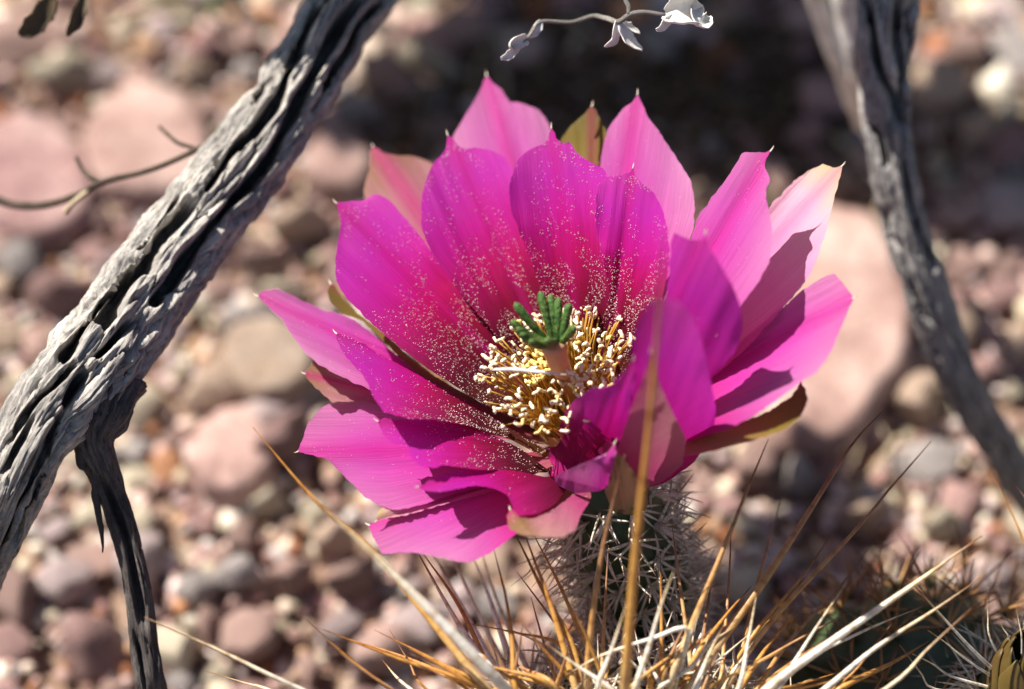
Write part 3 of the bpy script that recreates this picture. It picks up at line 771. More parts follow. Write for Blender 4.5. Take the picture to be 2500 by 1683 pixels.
# name, material, H at the tip, cup, layer shift, tip, left edge (tip->base), right edge (tip->base), curl
PET = [
 # back, outer ring
 ('tan',   470, -30, -60, (848, 332), [(842, 350), (840, 385), (828, 430), (832, 470), (880, 600), (1050, 800)], [(870, 346), (905, 355), (940, 355), (985, 374), (1040, 470), (1110, 650), (1180, 830)]),
 ('outer', 520, -20, -60, (1107, 172), [(1098, 190), (1080, 228), (1058, 262), (1030, 315), (1040, 420), (1100, 600), (1180, 800)], [(1122, 188), (1142, 207), (1160, 233), (1172, 232), (1190, 236), (1222, 248), (1245, 275), (1258, 310), (1265, 430), (1270, 600), (1290, 800)]),
 ('olive', 500, 0, -70, (1347, 240), [(1330, 256), (1310, 275), (1285, 302), (1270, 335), (1275, 420), (1290, 560), (1310, 800)], [(1356, 255), (1368, 272), (1378, 300), (1385, 360), (1385, 450), (1370, 600), (1345, 800)]),
 ('outer', 520, 10, -50, (1450, 214), [(1440, 232), (1428, 240), (1418, 246), (1405, 262), (1385, 290), (1372, 330), (1365, 375), (1360, 450), (1350, 600), (1340, 820)], [(1462, 240), (1475, 268), (1500, 300), (1525, 340), (1558, 388), (1574, 420), (1580, 470), (1575, 530), (1530, 640), (1440, 820)]),
 ('outer', 545, 40, -10, (1754, 342), [(1738, 347), (1712, 348), (1690, 347), (1660, 395), (1620, 450), (1590, 490), (1574, 535), (1540, 640), (1450, 840)], [(1744, 360), (1738, 378), (1752, 408), (1742, 440), (1748, 480), (1756, 530), (1748, 600), (1712, 660), (1620, 780), (1500, 900)]),
 ('blush', 372, 50, -40, (1916, 377), [(1898, 381), (1872, 374), (1850, 382), (1815, 406), (1780, 440), (1755, 465), (1700, 560), (1600, 720), (1480, 880)], [(1912, 400), (1898, 450), (1880, 525), (1862, 580), (1836, 635), (1790, 690), (1690, 800), (1530, 930)]),
 # back, inner ring
 ('inner', 500, 60, 10, (764, 461), [(770, 480), (775, 510), (770, 545), (762, 590), (766, 640), (790, 680), (850, 740), (960, 830), (1120, 930)], [(790, 458), (828, 456), (845, 444), (872, 446), (900, 470), (950, 530), (1010, 610), (1070, 690), (1130, 760), (1190, 860)]),
 ('inner', 540, 40, 0, (1018, 306), [(1016, 325), (1010, 345), (985, 372), (965, 420), (958, 470), (960, 520), (985, 580), (1040, 660), (1110, 740), (1190, 850)], [(1032, 318), (1045, 334), (1062, 340), (1080, 336), (1110, 340), (1140, 352), (1165, 385), (1180, 440), (1215, 560), (1240, 680), (1270, 830)]),
 ('inner', 545, 40, 22, (1254, 290), [(1246, 318), (1235, 328), (1215, 335), (1188, 354), (1168, 385), (1158, 430), (1166, 490), (1190, 550), (1225, 640), (1255, 740), (1285, 860)], [(1268, 318), (1282, 326), (1296, 324), (1310, 345), (1340, 368), (1372, 385), (1395, 430), (1405, 520), (1400, 620), (1380, 740), (1350, 860)]),
 ('inner', 560, 40, 45, (1440, 380), [(1432, 392), (1418, 396), (1400, 398), (1385, 402), (1365, 420), (1355, 460), (1356, 520), (1368, 580), (1385, 660), (1385, 760), (1360, 870)], [(1445, 402), (1462, 418), (1488, 440), (1508, 480), (1520, 530), (1522, 600), (1505, 690), (1470, 780), (1410, 880)]),
 # right
 ('outer', 345, 50, -20, (1942, 678), [(1925, 655), (1908, 634), (1896, 622), (1870, 632), (1820, 664), (1760, 720), (1700, 770), (1600, 850), (1480, 930)], [(1930, 705), (1915, 740), (1890, 800), (1860, 845), (1832, 862), (1800, 885), (1740, 930), (1660, 975), (1560, 1000), (1440, 1000)]),
 ('olive', 180, 60, 10, (1822, 865), [(1815, 880), (1795, 905), (1750, 935), (1690, 960), (1600, 985), (1480, 1000)], [(1832, 885), (1836, 915), (1820, 950), (1790, 975), (1740, 995), (1680, 1010), (1600, 1032), (1480, 1045)]),
 ('inner', 660, -40, 0, (1605, 530), [(1598, 545), (1580, 548), (1555, 540), (1532, 530), (1524, 570), (1520, 640), (1500, 740), (1460, 850), (1400, 930)], [(1612, 560), (1630, 590), (1660, 640), (1682, 690), (1690, 745), (1672, 800), (1640, 840), (1580, 890), (1470, 960)]),
 # front
 ('inner', 610, -70, 0, (1487, 684), [(1478, 690), (1465, 705), (1448, 740), (1438, 790), (1436, 840), (1440, 900), (1430, 980), (1405, 1050), (1380, 1080)], [(1510, 678), (1545, 685), (1575, 720), (1600, 790), (1615, 860), (1628, 930), (1620, 990), (1580, 1050), (1510, 1100), (1440, 1110)]),
 ('tan', 470, -60, 0, (1480, 800), [(1472, 830), (1455, 880), (1435, 930), (1415, 990), (1400, 1036), (1395, 1070)], [(1490, 830), (1502, 880), (1530, 940), (1560, 1000), (1550, 1060), (1500, 1100), (1450, 1110)]),
 ('inner', 460, -50, 0, (1440, 818), [(1425, 838), (1400, 868), (1375, 880), (1345, 885), (1310, 908), (1285, 940), (1262, 995), (1242, 1050), (1250, 1085), (1290, 1108), (1350, 1100)], [(1446, 850), (1440, 900), (1430, 960), (1415, 1020), (1400, 1060), (1385, 1090)]),
 ('outer', 250, -10, 0, (1398, 1008), [(1380, 1030), (1350, 1045), (1310, 1060), (1262, 1085), (1270, 1105), (1310, 1122), (1360, 1118)], [(1402, 1030), (1395, 1060), (1385, 1090), (1382, 1108)]),
 ('brown', 230, -40, 0, (1393, 1028), [(1380, 1045), (1374, 1080), (1376, 1120), (1390, 1155), (1400, 1168)], [(1410, 1035), (1440, 1070), (1462, 1110), (1474, 1140), (1468, 1160), (1440, 1172)]),
 # left
 ('outer', 430, 30, -30, (585, 673), [(600, 690), (625, 712), (650, 740), (680, 785), (720, 825), (760, 850), (850, 890), (980, 940), (1150, 980)], [(600, 662), (625, 657), (665, 672), (720, 700), (790, 720), (830, 745), (880, 790), (960, 850), (1080, 910), (1180, 950)]),
 ('tan',   330, 20, -60, (692, 850), [(705, 868), (730, 892), (756, 914), (830, 912), (950, 950), (1150, 1000)], [(705, 835), (713, 823), (750, 835), (830, 862), (930, 890), (1150, 960)]),
 ('inner', 440, 60, 20, (764, 758), [(768, 780), (790, 815), (830, 860), (850, 905), (875, 938), (930, 952), (990, 955), (1070, 970), (1160, 1000), (1240, 1040)], [(790, 764), (830, 785), (880, 815), (950, 852), (1030, 902), (1120, 950), (1200, 1000), (1250, 1025)]),
 ('outer', 290, 10, -30, (676, 1028), [(710, 1035), (745, 1045), (790, 1090), (830, 1130), (865, 1152), (905, 1160), (960, 1148), (1050, 1120), (1180, 1090)], [(690, 995), (700, 965), (735, 925), (790, 910), (860, 905), (910, 930), (980, 960), (1080, 990), (1200, 1030)]),
 ('inner', 330, 40, 30, (858, 958), [(872, 990), (890, 1008), (925, 1012), (935, 1035), (950, 1058), (985, 1066), (1010, 1058), (1040, 1062), (1080, 1068), (1150, 1070), (1245, 1075)], [(880, 952), (920, 955), (990, 955), (1060, 968), (1130, 995), (1190, 1025), (1248, 1068)]),
 ('inner', 260, 25, 60, (950, 1108), [(965, 1116), (1000, 1120), (1040, 1112), (1085, 1105), (1130, 1114), (1155, 1128), (1168, 1160), (1180, 1174), (1225, 1168), (1262, 1148), (1285, 1118), (1310, 1095)], [(975, 1095), (1010, 1078), (1060, 1070), (1120, 1068), (1180, 1072), (1240, 1085), (1300, 1075)]),
 ('outer', 170, 20, 10, (838, 1194), [(845, 1215), (858, 1240), (870, 1262), (905, 1258), (950, 1258), (1000, 1268), (1060, 1280), (1110, 1262), (1160, 1225), (1220, 1180), (1300, 1130)], [(865, 1180), (905, 1160), (960, 1140), (1010, 1125), (1060, 1110), (1110, 1095), (1200, 1090), (1290, 1080)]),
 ('tan',   130, 20, 90, (1160, 1158), [(1153, 1178), (1158, 1200), (1185, 1216), (1230, 1222), (1280, 1222), (1308, 1205), (1322, 1170), (1345, 1130)], [(1168, 1160), (1180, 1176), (1210, 1180), (1250, 1165), (1285, 1140), (1320, 1105)]),
 ('olive', 420, 30, -110, (752, 645), [(745, 662), (752, 690), (780, 712), (830, 735), (950, 850), (1150, 960)], [(762, 650), (780, 680), (810, 710), (850, 740), (980, 850), (1160, 950)]),
 ('blush', 240, 10, -60, (855, 1186), [(880, 1180), (930, 1170), (1000, 1150), (1150, 1110)], [(862, 1160), (900, 1150), (970, 1130), (1150, 1085)]),
]
OVR = {13: (0, 540, 0), 14: (70, 480, 0), 15: (10, 400, 0), 16: (70, 200, 1), 17: (-40, 170, 1)}
VMAP = {12: (.42, .57), 13: (.56, .42), 14: (.35, .65), 15: (.56, .42), 22: (.14, .86), 16: (.5, .45), 23: (.3, .7)}
def build_petal(kind, H, cup, lay, tip, left, right, idx):
    r = random.Random(40 + idx)
    tip = np.array(tip) * 1.0734
    L = np.array([tip] + [(x * 1.0734, y * 1.0734) for x, y in left])
    Rr = np.array([tip] + [(x * 1.0734, y * 1.0734) for x, y in right])
    zt, Rc, Rs = depth(tip[0], tip[1], H)
    ph = math.atan2(Rs, Rc)
    def ringpt(a, rad=62, h=20): return fl(rad * math.cos(a), rad * math.sin(a), h)[:2]
    b1, b2 = ringpt(ph - 0.35), ringpt(ph + 0.35)
    # whichever base point is nearer to each edge's last point
    if np.linalg.norm(L[-1] - b1) + np.linalg.norm(Rr[-1] - b2) > np.linalg.norm(L[-1] - b2) + np.linalg.norm(Rr[-1] - b1): b1, b2 = b2, b1
    if idx in OVR and OVR[idx][2]: b1, b2 = L[-1] * .6 + Rr[-1] * .4, L[-1] * .4 + Rr[-1] * .6
    L = np.vstack([L, b1]); Rr = np.vstack([Rr, b2])
    nv, nu = 110, 33
    bm_ = 0.5 * (b1 + b2); ax2 = tip - bm_; al2 = ax2 @ ax2
    def blend(Pz):
        a = polyline(Pz, nv); b = smoothline(Pz, nv)
        return 0.6 * a + 0.4 * b
    TT = np.empty((nv, nu)); UU = np.empty((nv, nu))
    axn = ax2 / math.sqrt(al2); perp = np.array([-axn[1], axn[0]])
    hw = max(np.abs((L - bm_) @ perp).max(), np.abs((Rr - bm_) @ perp).max()) * 0.5 + 0.25 * (np.abs((L - bm_) @ perp).max() + np.abs((Rr - bm_) @ perp).max())
    Ls = blend(L)[::-1]; Rs_ = blend(Rr)[::-1]            # base -> tip
    v = np.linspace(0, 1, nv); u = np.linspace(-1, 1, nu)
    P = np.empty((nv, nu, 3)); sd = idx * 7.3
    for i in range(nv):
        m = 0.5 * (Ls[i] + Rs_[i]); w = np.linalg.norm(Rs_[i] - Ls[i])
        # small teeth along the rim near the tip
        tooth = (3.4 * noise.noise((v[i] * 38, sd, 1.0)) + 2.2 * noise.noise((v[i] * 110, sd, 2.0))) * (0.2 + v[i]) if 0.3 < v[i] < 0.985 else 0
        tooth2 = (3.4 * noise.noise((v[i] * 38, sd, 9.0)) + 2.2 * noise.noise((v[i] * 110, sd, 6.0))) * (0.2 + v[i]) if 0.3 < v[i] < 0.985 else 0
        dirn = (Rs_[i] - Ls[i]) / (w + 1e-6)
        Li = Ls[i] - dirn * tooth; Ri = Rs_[i] + dirn * tooth2
        for j in range(nu):
            q = u[j]
            pt = m + (Ri - m) * q if q > 0 else m + (Li - m) * (-q)
            t_ = min(1.0, max(0.0, ((pt - bm_) @ ax2) / al2)); TT[i, j] = t_
            lat = ((pt - bm_) @ perp) / hw; UU[i, j] = 0.5 + 0.5 * lat / (0.35 + 0.65 * min(1, t_ * 1.5))
            h = H * t_ ** 0.8 + cup * min(1.4, lat * lat) * math.sin(math.pi * min(1, t_ * 0.92)) ** 0.7
            z, _, _ = depth(pt[0], pt[1], h)
            if idx in OVR:
                tq = ((pt - bm_) @ ax2) / al2; z = OVR[idx][0] + (OVR[idx][1] - OVR[idx][0]) * max(-.3, tq) ** 1.0 + cup * min(1.4, lat * lat) + 40 * math.sin(math.pi * min(1, max(0, tq)))
            fold = 13.0 * noise.noise((lat * 2.4, t_ * 1.6, sd)) + 3.6 * noise.noise((lat * 7, t_ * 1.4, sd + 3)) * min(1, w / 150)
            rib = -5.0 * math.exp(-(lat / 0.09) ** 2) * math.sin(math.pi * t_) * (1 if cup >= 0 else -1)
            ripple = 20 * (abs(q) ** 3) * noise.noise((t_ * 7, q * 1.0, sd + 5)) * t_ * (1 - t_ ** 5) * min(1, w / 60)
            P[i, j] = (pt[0], pt[1], z + lay * min(1, v[i] * 1.6) + (fold + ripple) * min(1, v[i] * 2) + rib)
    # little hair-like point at the tip
    V = np.array([W(*p) for p in P.reshape(-1, 3)])
    F = [(a, a + 1, a + 1 + nu, a + nu) for i in range(nv - 1) for j in range(nu - 1) for a in (i * nu + j,)]
    if idx in VMAP: TT = VMAP[idx][0] + VMAP[idx][1] * TT
    uv = np.stack([UU, TT], -1).reshape(-1, 2)
    # small pale bristle tip on the petal
    c = P[-1, nu // 2]; pv = P[-14, nu // 2]; d = (c - pv); d /= np.linalg.norm(d) + 1e-6
    tipL = 11
    path = smoothline([W(*(c - d * 5)), W(*(c + d * tipL * .5)), W(*(c + d * tipL + np.array([0, -3, 0])))], 6)
    Vt, Ft, uvt = needle(path, 2.2 * U, 5, 0.25)
    k = len(V); F2 = F + [tuple(q + k for q in f) for f in Ft]
    mesh_obj('sepal' if kind in ('olive', 'brown') else 'petal', np.vstack([V, Vt]), F2, None, flower, flower_base, uv=np.vstack([uv, uvt]), mats=[M[kind], M['bristle']], fmat=[0] * len(F) + [1] * len(Ft))
    o = None
    return o, P, V.reshape(nv, nu, 3)
SURF = []
for idx, pdef in enumerate(PET):
    o, P, Vw = build_petal(*pdef, idx)
    SURF.append((pdef[0], P, Vw, idx))

# pollen dusted over the inner petals (too many grains to count)
octa = np.array([(1, 0, 0), (-1, 0, 0), (0, 1, 0), (0, -1, 0), (0, 0, 1), (0, 0, -1)], float)
octf = [(0, 2, 4), (2, 1, 4), (1, 3, 4), (3, 0, 4), (2, 0, 5), (1, 2, 5), (3, 1, 5), (0, 3, 5)]
bag = Bag()
for kind, P, Vw, idx in SURF:
    if kind in ('olive', 'brown'): continue
    cup = PET[idx][2]
    nv, nu, _ = Vw.shape
    side = 1 if cup > -50 else -1
    base_n = {'inner': 1000, 'outer': 130, 'tan': 60, 'blush': 12}[kind]
    if idx >= 12 and idx <= 17: base_n = 30
    if 6 <= idx <= 9: base_n = 2100
    if idx in (10, 23, 24): base_n = 20
    if idx == 22: base_n = 420
    for _ in range(base_n):
        vv = min(0.97, max(0.10, rnd.gauss(0.40, 0.15))) if (kind == 'inner' and rnd.random() < 0.62) else rnd.uniform(0.25, 0.97)
        cl_ = noise.noise((vv * 9, idx * 3.0 + rnd.random() * 0.01, 0.0))
        uu = min(1, max(0, rnd.random()))
        if noise.noise((uu * 5, vv * 8, idx)) < (-0.02 if vv > .5 else -.12): continue
        i = min(nv - 2, int(vv * (nv - 1))); j = min(nu - 2, int(uu * (nu - 1)))
        fi, fj = rnd.random(), rnd.random()
        p = Vw[i, j] * (1 - fi) * (1 - fj) + Vw[i + 1, j] * fi * (1 - fj) + Vw[i, j + 1] * (1 - fi) * fj + Vw[i + 1, j + 1] * fi * fj
        nrm = np.cross(Vw[i, j + 1] - Vw[i, j], Vw[i + 1, j] - Vw[i, j]); nrm /= np.linalg.norm(nrm) + 1e-15
        if nrm @ BACK < 0: nrm = -nrm
        s = U * rnd.choice((0.65, 0.8, 1.0, 1.4)) * (1.15 if vv < 0.5 else 1.0)
        bag.add(octa * s + p + nrm * s * 0.6 * side, octf)
pol = bag.build('pollen', [M['pollen']], flower, flower_base); pol['kind'] = 'stuff'

# style and stigma
st = smoothline([WF(fl(0, 0, 0)), WF(fl(6, 8, 160)), WF((1362, 880, 30)), WF((1352, 846, 62)), WF((1350, 836, 70))], 16)
V, F, uv = tube_data(st, np.interp(np.linspace(0, 1, 16), [0, .6, .9, 1], [18, 22, 28, 34]) * U, 16)
mesh_obj('style', V, F, M['style'], flower, st[0], uv=uv)
def c5(x, y): return (1100 + .3188 * x, 650 + .3188 * y)
LOBES = [((490, 280), 30), ((685, 195), 10), ((765, 215), 0), ((825, 240), 10), ((910, 285), 30), ((950, 465), 95), ((465, 415), 70), ((508, 475), 95), ((538, 520), 115), ((612, 572), 135), ((738, 572), 150)]
for k, (tp_, dz) in enumerate(LOBES):
    tx, ty = c5(*tp_); bx, by = c5(805 + (tp_[0] - 760) * 0.26, 578 + (tp_[1] - 420) * 0.03)
    short = k == 10
    mid = ((bx * .45 + tx * .55), (by * .45 + ty * .55) + (10 if k in (6, 7, 8, 9) else 3))
    z0 = 82
    path = smoothline([W(bx, by, z0 - 12), W(mid[0], mid[1], z0 + 0.35 * dz), W(tx, ty, z0 + dz * 0.75)], 26)
    sv = np.linspace(0, 1, 26)
    rad = np.interp(sv, [0, .2, .85, .95, 1], [9, 9.8, 10.6, 8.2, 2]) * U
    V, F, uv = tube_data(path, rad, 14)
    V = V.copy()
    for i in range(len(V)):
        cpt = path[i // 14]; V[i] = cpt + (V[i] - cpt) * (1 + 0.13 * noise.noise(Vector(V[i]) * 4200) + 0.16 * noise.noise(Vector(V[i]) * 11000))
    lb_ = Bag(); lb_.add(V, F, 0, (1, 1, 1), uv)
    for _ in range(70):
        q_ = rnd.randrange(14 * 4, len(V)); lb_.add(octa * U * rnd.uniform(0.6, 1.1) + V[q_], octf, 1)
    lb_.build('stigma_lobe', [M['stigma'], M['anther_yellow']], flower, path[0])

# stamens: golden filament with a cream anther, one object each
def stamen(aR, ap, aH, seed, yellow=False):
    r = random.Random(seed); bagx = Bag()
    br = r.uniform(74, 104); ba = ap + r.uniform(-.25, .25); bh = r.uniform(55, 150)
    p0 = fl(br * math.cos(ba), br * math.sin(ba), bh)
    p2 = fl(aR * math.cos(ap), aR * math.sin(ap), aH)
    mr = br * 0.4 + aR * 0.6 - 14; p1 = fl(mr * math.cos(ap), mr * math.sin(ap), bh * .4 + aH * .6 + 14)
    path = smoothline([WF(p0), WF(p1), WF(p2)], 9)
    V, F, uv = tube_data(path, 1.9 * U, 5); bagx.add(V, F, 0, (1, 1, 1), uv)
    d = np.array([r.gauss(0, 1), r.gauss(0, 1), r.gauss(0, .7)]); d /= np.linalg.norm(d)
    L = r.uniform(8, 15) * U * (0.75 if yellow else 1); c = path[-1]; bend = np.array([r.gauss(0, 1) for _ in range(3)]) * L * 0.28
    pa = smoothline([c - d * L, c + bend, c + d * L], 7)
    V, F, uv = tube_data(pa, np.array([.35, .9, 1.0, .85, 1.0, .9, .35]) * r.uniform(3.7, 5.6) * U * (0.85 if yellow else 1), 7)
    V = np.array([v + np.array([r.uniform(-1, 1) for _ in range(3)]) * 1.3 * U for v in V])
    bagx.add(V, F, 1, (1, 1, 1), uv)
    bagx.build('stamen', [M['filament'], M['anther_yellow'] if (yellow or r.random() < .12) else M['anther']], flower, path[0])
for k in range(240):
    ap = rnd.uniform(0, 2 * math.pi); aR = 45 + 165 * rnd.random() ** 0.7
    aH = 285 - 25 * (aR / 200) + rnd.uniform(-30, 34)
    stamen(aR, ap, aH, 3000 + k)
for k in range(58):
    ap = math.pi + rnd.uniform(-1.0, 1.0); aR = rnd.uniform(30, 90)
    stamen(aR, ap, 275 + rnd.uniform(-15, 15), 4000 + k, True)

# splinter of dead wood lying across the stamens
sl = smoothline([W(*c5(318, 795), 100), W(*c5(480, 792), 112), W(*c5(700, 812), 118), W(*c5(925, 838), 110)], 20)
V, F, uv = tube_data(sl, np.interp(np.linspace(0, 1, 20), [0, .1, .6, 1], [1.2, 4.8, 4.2, 1.2]) * U, 9)
V = np.array([v + np.array(noise.noise_vector(Vector(v) * 2500)) * 1.8 * U for v in V])
s_ = mesh_obj('wood_splinter', V, F, M['dryleaf'], base=sl[0], uv=uv)
tag(s_, 'thin grey wood splinter lying across the cream stamens', 'splinter')

# ------------------------------------------------------------------ ribbed dead branches
def branch(name, pts, grooves, m, parent, nth=150, nlen=420, rough=0.10, seed=0.0, ridges=9, edge_noise=0.05):
    """pts: px, py, depth, radius px.  grooves: (px,py) polylines, width, depth fraction, cut into the skin."""
    P = smoothline(pts, nlen)
    path = np.array([W(p[0], p[1], p[2]) for p in P]); rad = P[:, 3] * U * (DP - P[:, 2]) / DP
    T = np.gradient(path, axis=0); T /= np.linalg.norm(T, axis=1)[:, None]
    toCam = np.array(cam.location) - path; toCam /= np.linalg.norm(toCam, axis=1)[:, None]
    A = np.cross(toCam, T); A /= np.linalg.norm(A, axis=1)[:, None]      # image-left of travel
    Cc = np.cross(T, A)
    if (Cc * toCam).sum() < 0: Cc = -Cc
    th = np.arange(nth) * 2 * math.pi / nth - math.pi                    # 0 faces the camera, + toward A
    pix = P[:, :2]; tang = np.gradient(pix, axis=0); tang /= np.linalg.norm(tang, axis=1)[:, None]
    # image direction of A
    a2 = np.array([[A[i] @ RIGHT, -(A[i] @ UPV)] for i in range(nlen)])
    depthf = np.zeros((nlen, nth))
    for (gp, wd, dp) in grooves:
        G = smoothline(np.array(gp, float), 120)
        dd = np.linalg.norm(pix[None] - G[:, None], axis=2); ii = dd.argmin(1)
        lat = ((G - pix[ii]) * a2[ii]).sum(1) / P[ii, 3]
        i0, i1 = ii.min(), ii.max()
        if i1 - i0 < 3: continue
        o_ = np.argsort(ii); li = np.interp(np.arange(i0, i1 + 1), ii[o_], np.clip(lat[o_], -.97, .97))
        for i in range(i0, i1 + 1):
            e = min(1.0, min(i - i0, i1 - i) / 7.0 + 0.05)
            tc = math.asin(li[i - i0]); ww = (wd * (0.75 + 0.5 * noise.noise((i * 0.05, seed, wd)))) / P[i, 3]
            x = (th - tc) * max(0.35, math.cos(tc))
            depthf[i] = np.maximum(depthf[i], min(.88, dp * 1.55) * e * np.exp(-(np.abs(x) / (ww * 1.75)) ** 4))
    V = np.empty((nlen, nth, 3)); s = np.r_[0, np.cumsum(np.linalg.norm(np.diff(path, axis=0), axis=1))] / U
    for i in range(nlen):
        for j in range(nth):
            c, q = math.cos(th[j]), math.sin(th[j])
            warp_ = 0.5 * noise.noise((s[i] * 0.004, c * 1.3, q * 1.3 + seed))
            rg = abs(noise.noise((c * ridges * .3 + warp_ * 1.5, q * ridges * .3 + seed, s[i] * 0.0038)))
            fine = noise.noise((c * ridges * 1.1 + seed, q * ridges * 1.1 + warp_, s[i] * 0.012))
            knob = noise.noise((c * 3, q * 3 + seed, s[i] * 0.045))
            k = 1.0 - rough * 1.5 * max(0, 0.32 - rg) / 0.32 + rough * .55 * fine + edge_noise * knob + 0.05 * noise.noise((c, q + seed, s[i] * 0.006))
            cr_ = abs(noise.noise((c * ridges * .75 + warp_ * 2 + seed, q * ridges * .75, s[i] * 0.0065)))
            if cr_ < 0.075: k -= rough * 1.3 * (1 - cr_ / 0.075)
            k += rough * 0.35 * max(0, noise.noise((c * 9, q * 9 + seed, s[i] * 0.03)))
            dd_ = depthf[i, j]; ck = c * k                       # gaps between the strands run right into the wood
            if dd_ > 0 and c > -0.1: ck = max(ck - 1.75 * dd_ * max(c, 0.4), -0.7 * abs(c))
            V[i, j] = path[i] + rad[i] * (q * k * A[i] + ck * Cc[i])
    F = [(i * nth + j, i * nth + (j + 1) % nth, (i + 1) * nth + (j + 1) % nth, (i + 1) * nth + j) for i in range(nlen - 1) for j in range(nth)]
    F += [tuple(range(nth))[::-1], tuple((nlen - 1) * nth + j for j in range(nth))]
    uv = np.stack(np.meshgrid(np.linspace(0, 1, nth), s / s[-1]), -1).reshape(-1, 2)
    return mesh_obj(name, V.reshape(-1, 3), F, m, parent, path[-1], uv=uv)

def a1(x, y): return (.4464 * x, .4464 * y)
def a2_(x, y): return (.3827 * x, 500 + .3827 * y)
def c8(x, y): return (.4355 * x, 1000 + .4355 * y)
def to_ground(pts):
    """last point: leave the picture and go down into the soil"""
    return pts
gl = zground(-420, 2150, -0.004)
LBR = [(1130, -330, -900, 96), (1000, -170, -800, 98), (857, 0, -680, 98), (781, 134, -590, 92), (680, 280, -540, 98), (571, 430, -480, 104), (480, 545, -420, 108), (400, 650, -350, 112), (300, 790, -260, 116), (215, 900, -180, 120), (140, 985, -130, 112), (75, 1080, -100, 92), (20, 1200, -120, 86), (-30, 1320, -170, 80), (-100, 1480, -320, 78), (-260, 1800, -900, 76), (-420, 2150, gl, 74)]
GR = [
 ([a1(1700, 60), a1(1590, 330), a1(1500, 560), a1(1420, 680), a1(1250, 860), a1(1110, 1050), a1(1075, 1110)], 9, 0.55),
 ([a1(1930, 60), a1(1780, 280), a1(1640, 540), a1(1530, 760), a1(1440, 920), a1(1340, 1040), a1(1200, 1200), a1(1100, 1320), a1(960, 1500), a2_(1050, 560), a2_(910, 730)], 11, 0.6),
 ([a1(1020, 1140), a1(900, 1270), a1(790, 1400), a1(740, 1540), a2_(780, 520), a2_(640, 760), a2_(550, 860)], 13, 0.6),
 ([a2_(880, 370), a2_(700, 540), a2_(520, 760), a2_(420, 910), a2_(330, 1030)], 8, 0.45),
 ([a2_(770, 830), a2_(640, 970), a2_(545, 1050)], 8, 0.5),
 ([a2_(500, 1110), a2_(430, 1220), a2_(370, 1350)], 8, 0.45),
 ([a2_(420, 1050), a2_(330, 1170), a2_(180, 1310), a2_(30, 1500)], 6, 0.4),
 ([a1(1450, 430), a1(1390, 500), a1(1340, 590)], 8, 0.4),
 ([a1(1800, 0), a1(1640, 200), a1(1520, 390)], 7, 0.4),
 ([a1(2060, 40), a1(1850, 380), a1(1700, 640)], 9, 0.45),
 ([a1(950, 1100), a1(830, 1240), a1(700, 1400)], 4, 0.3),
 ([c8(330, 40), c8(250, 260), c8(130, 520), c8(30, 760)], 6, 0.4),
 ([c8(180, 60), c8(110, 180), c8(20, 330)], 7, 0.4),
 ([c8(260, 330), c8(170, 560), c8(90, 760)], 4, 0.3),
]
lb = empty('dead_branch', W(-420, 2150, gl))
tag(lb, 'thick ribbed grey dead branch running diagonally past the flower', 'branch')
branch('limb', LBR, GR, M['wood'], lb, nth=280, nlen=640, rough=0.13, seed=1.3, edge_noise=0.022)
gs = zground(430, 2050, -0.003)
SBR = [(275, 930, -200, 84), (255, 1000, -165, 72), (228, 1075, -150, 52), (262, 1174, -170, 38), (305, 1305, -180, 34), (335, 1435, -190, 33), (350, 1566, -200, 36), (368, 1683, -220, 40), (385, 1800, -450, 40), (430, 2050, gs, 38)]
branch('side_branch', SBR, [([c8(560, 350), c8(650, 560), c8(720, 760), c8(780, 1080), c8(810, 1230)], 7, 0.5), ([c8(740, 1200), c8(780, 1380), c8(810, 1568)], 5, 0.35)], M['wood_dark'], lb, nth=64, nlen=220, rough=0.14, seed=4.7, ridges=7)
for pts in ([(232, 1140, -150, 13), (236, 1230, -150, 10), (246, 1290, -150, 7), (252, 1348, -150, 2)], [(205, 1085, -130, 22), (200, 1130, -130, 14), (210, 1150, -130, 4)]):
    P = smoothline(pts, 18); path = [W(*p[:3]) for p in P]
    V, F, uv = tube_data(path, P[:, 3] * U, 9)
    V = np.array([v + np.array(noise.noise_vector(Vector(v) * 900)) * 3.5 * U for v in V])
    mesh_obj('splinter', V, F, M['wood_dark'], lb, path[0], uv=uv)

def r3(x, y): return (1900 + .3827 * x, .3827 * y)
def r4(x, y): return (1900 + .4464 * x, 500 + .4464 * y)
ge = zground(2640, 1400, -0.004)
RBR = [(2210, -420, -820, 84), (2180, -180, -780, 82), (2166, 0, -760, 80), (2156, 120, -760, 72), (2158, 230, -780, 63), (2170, 350, -800, 58), (2188, 459, -830, 58), (2222, 590, -880, 57), (2266, 723, -940, 57), (2305, 840, -1010, 53), (2350, 946, -1100, 50), (2405, 1040, -1220, 48), (2460, 1125, -1360, 47), (2540, 1250, -1600, 46), (2640, 1400, ge, 46)]
GR2 = [
 ([r3(560, 0), r3(600, 180), r3(640, 420), r3(740, 620), r3(820, 840)], 10, 0.5),
 ([r3(760, 0), r3(770, 250), r3(790, 500), r3(800, 750)], 12, 0.5),
 ([r3(860, 0), r3(850, 300), r3(830, 600)], 9, 0.45),
 ([r3(560, 760), r3(650, 900), r3(690, 1050)], 5, 0.4),
 ([r4(780, 120), r4(830, 280), r4(850, 330)], 6, 0.45),
 ([r4(700, 380), r4(760, 520), r4(840, 620)], 5, 0.35),
 ([r4(930, 650), r4(990, 760), r4(1040, 870)], 6, 0.4),
 ([r4(830, 740), r4(870, 800)], 7, 0.3),
 ([r3(640, 1300), r3(690, 1450), r3(760, 1568)], 6, 0.4),
 ([r3(800, 1000), r3(850, 1250), r3(900, 1500)], 5, 0.4),
]
rb = branch('dead_branch', RBR, GR2, M['wood_grey'], None, nth=170, nlen=420, rough=0.14, seed=8.1, ridges=8, edge_noise=0.03)
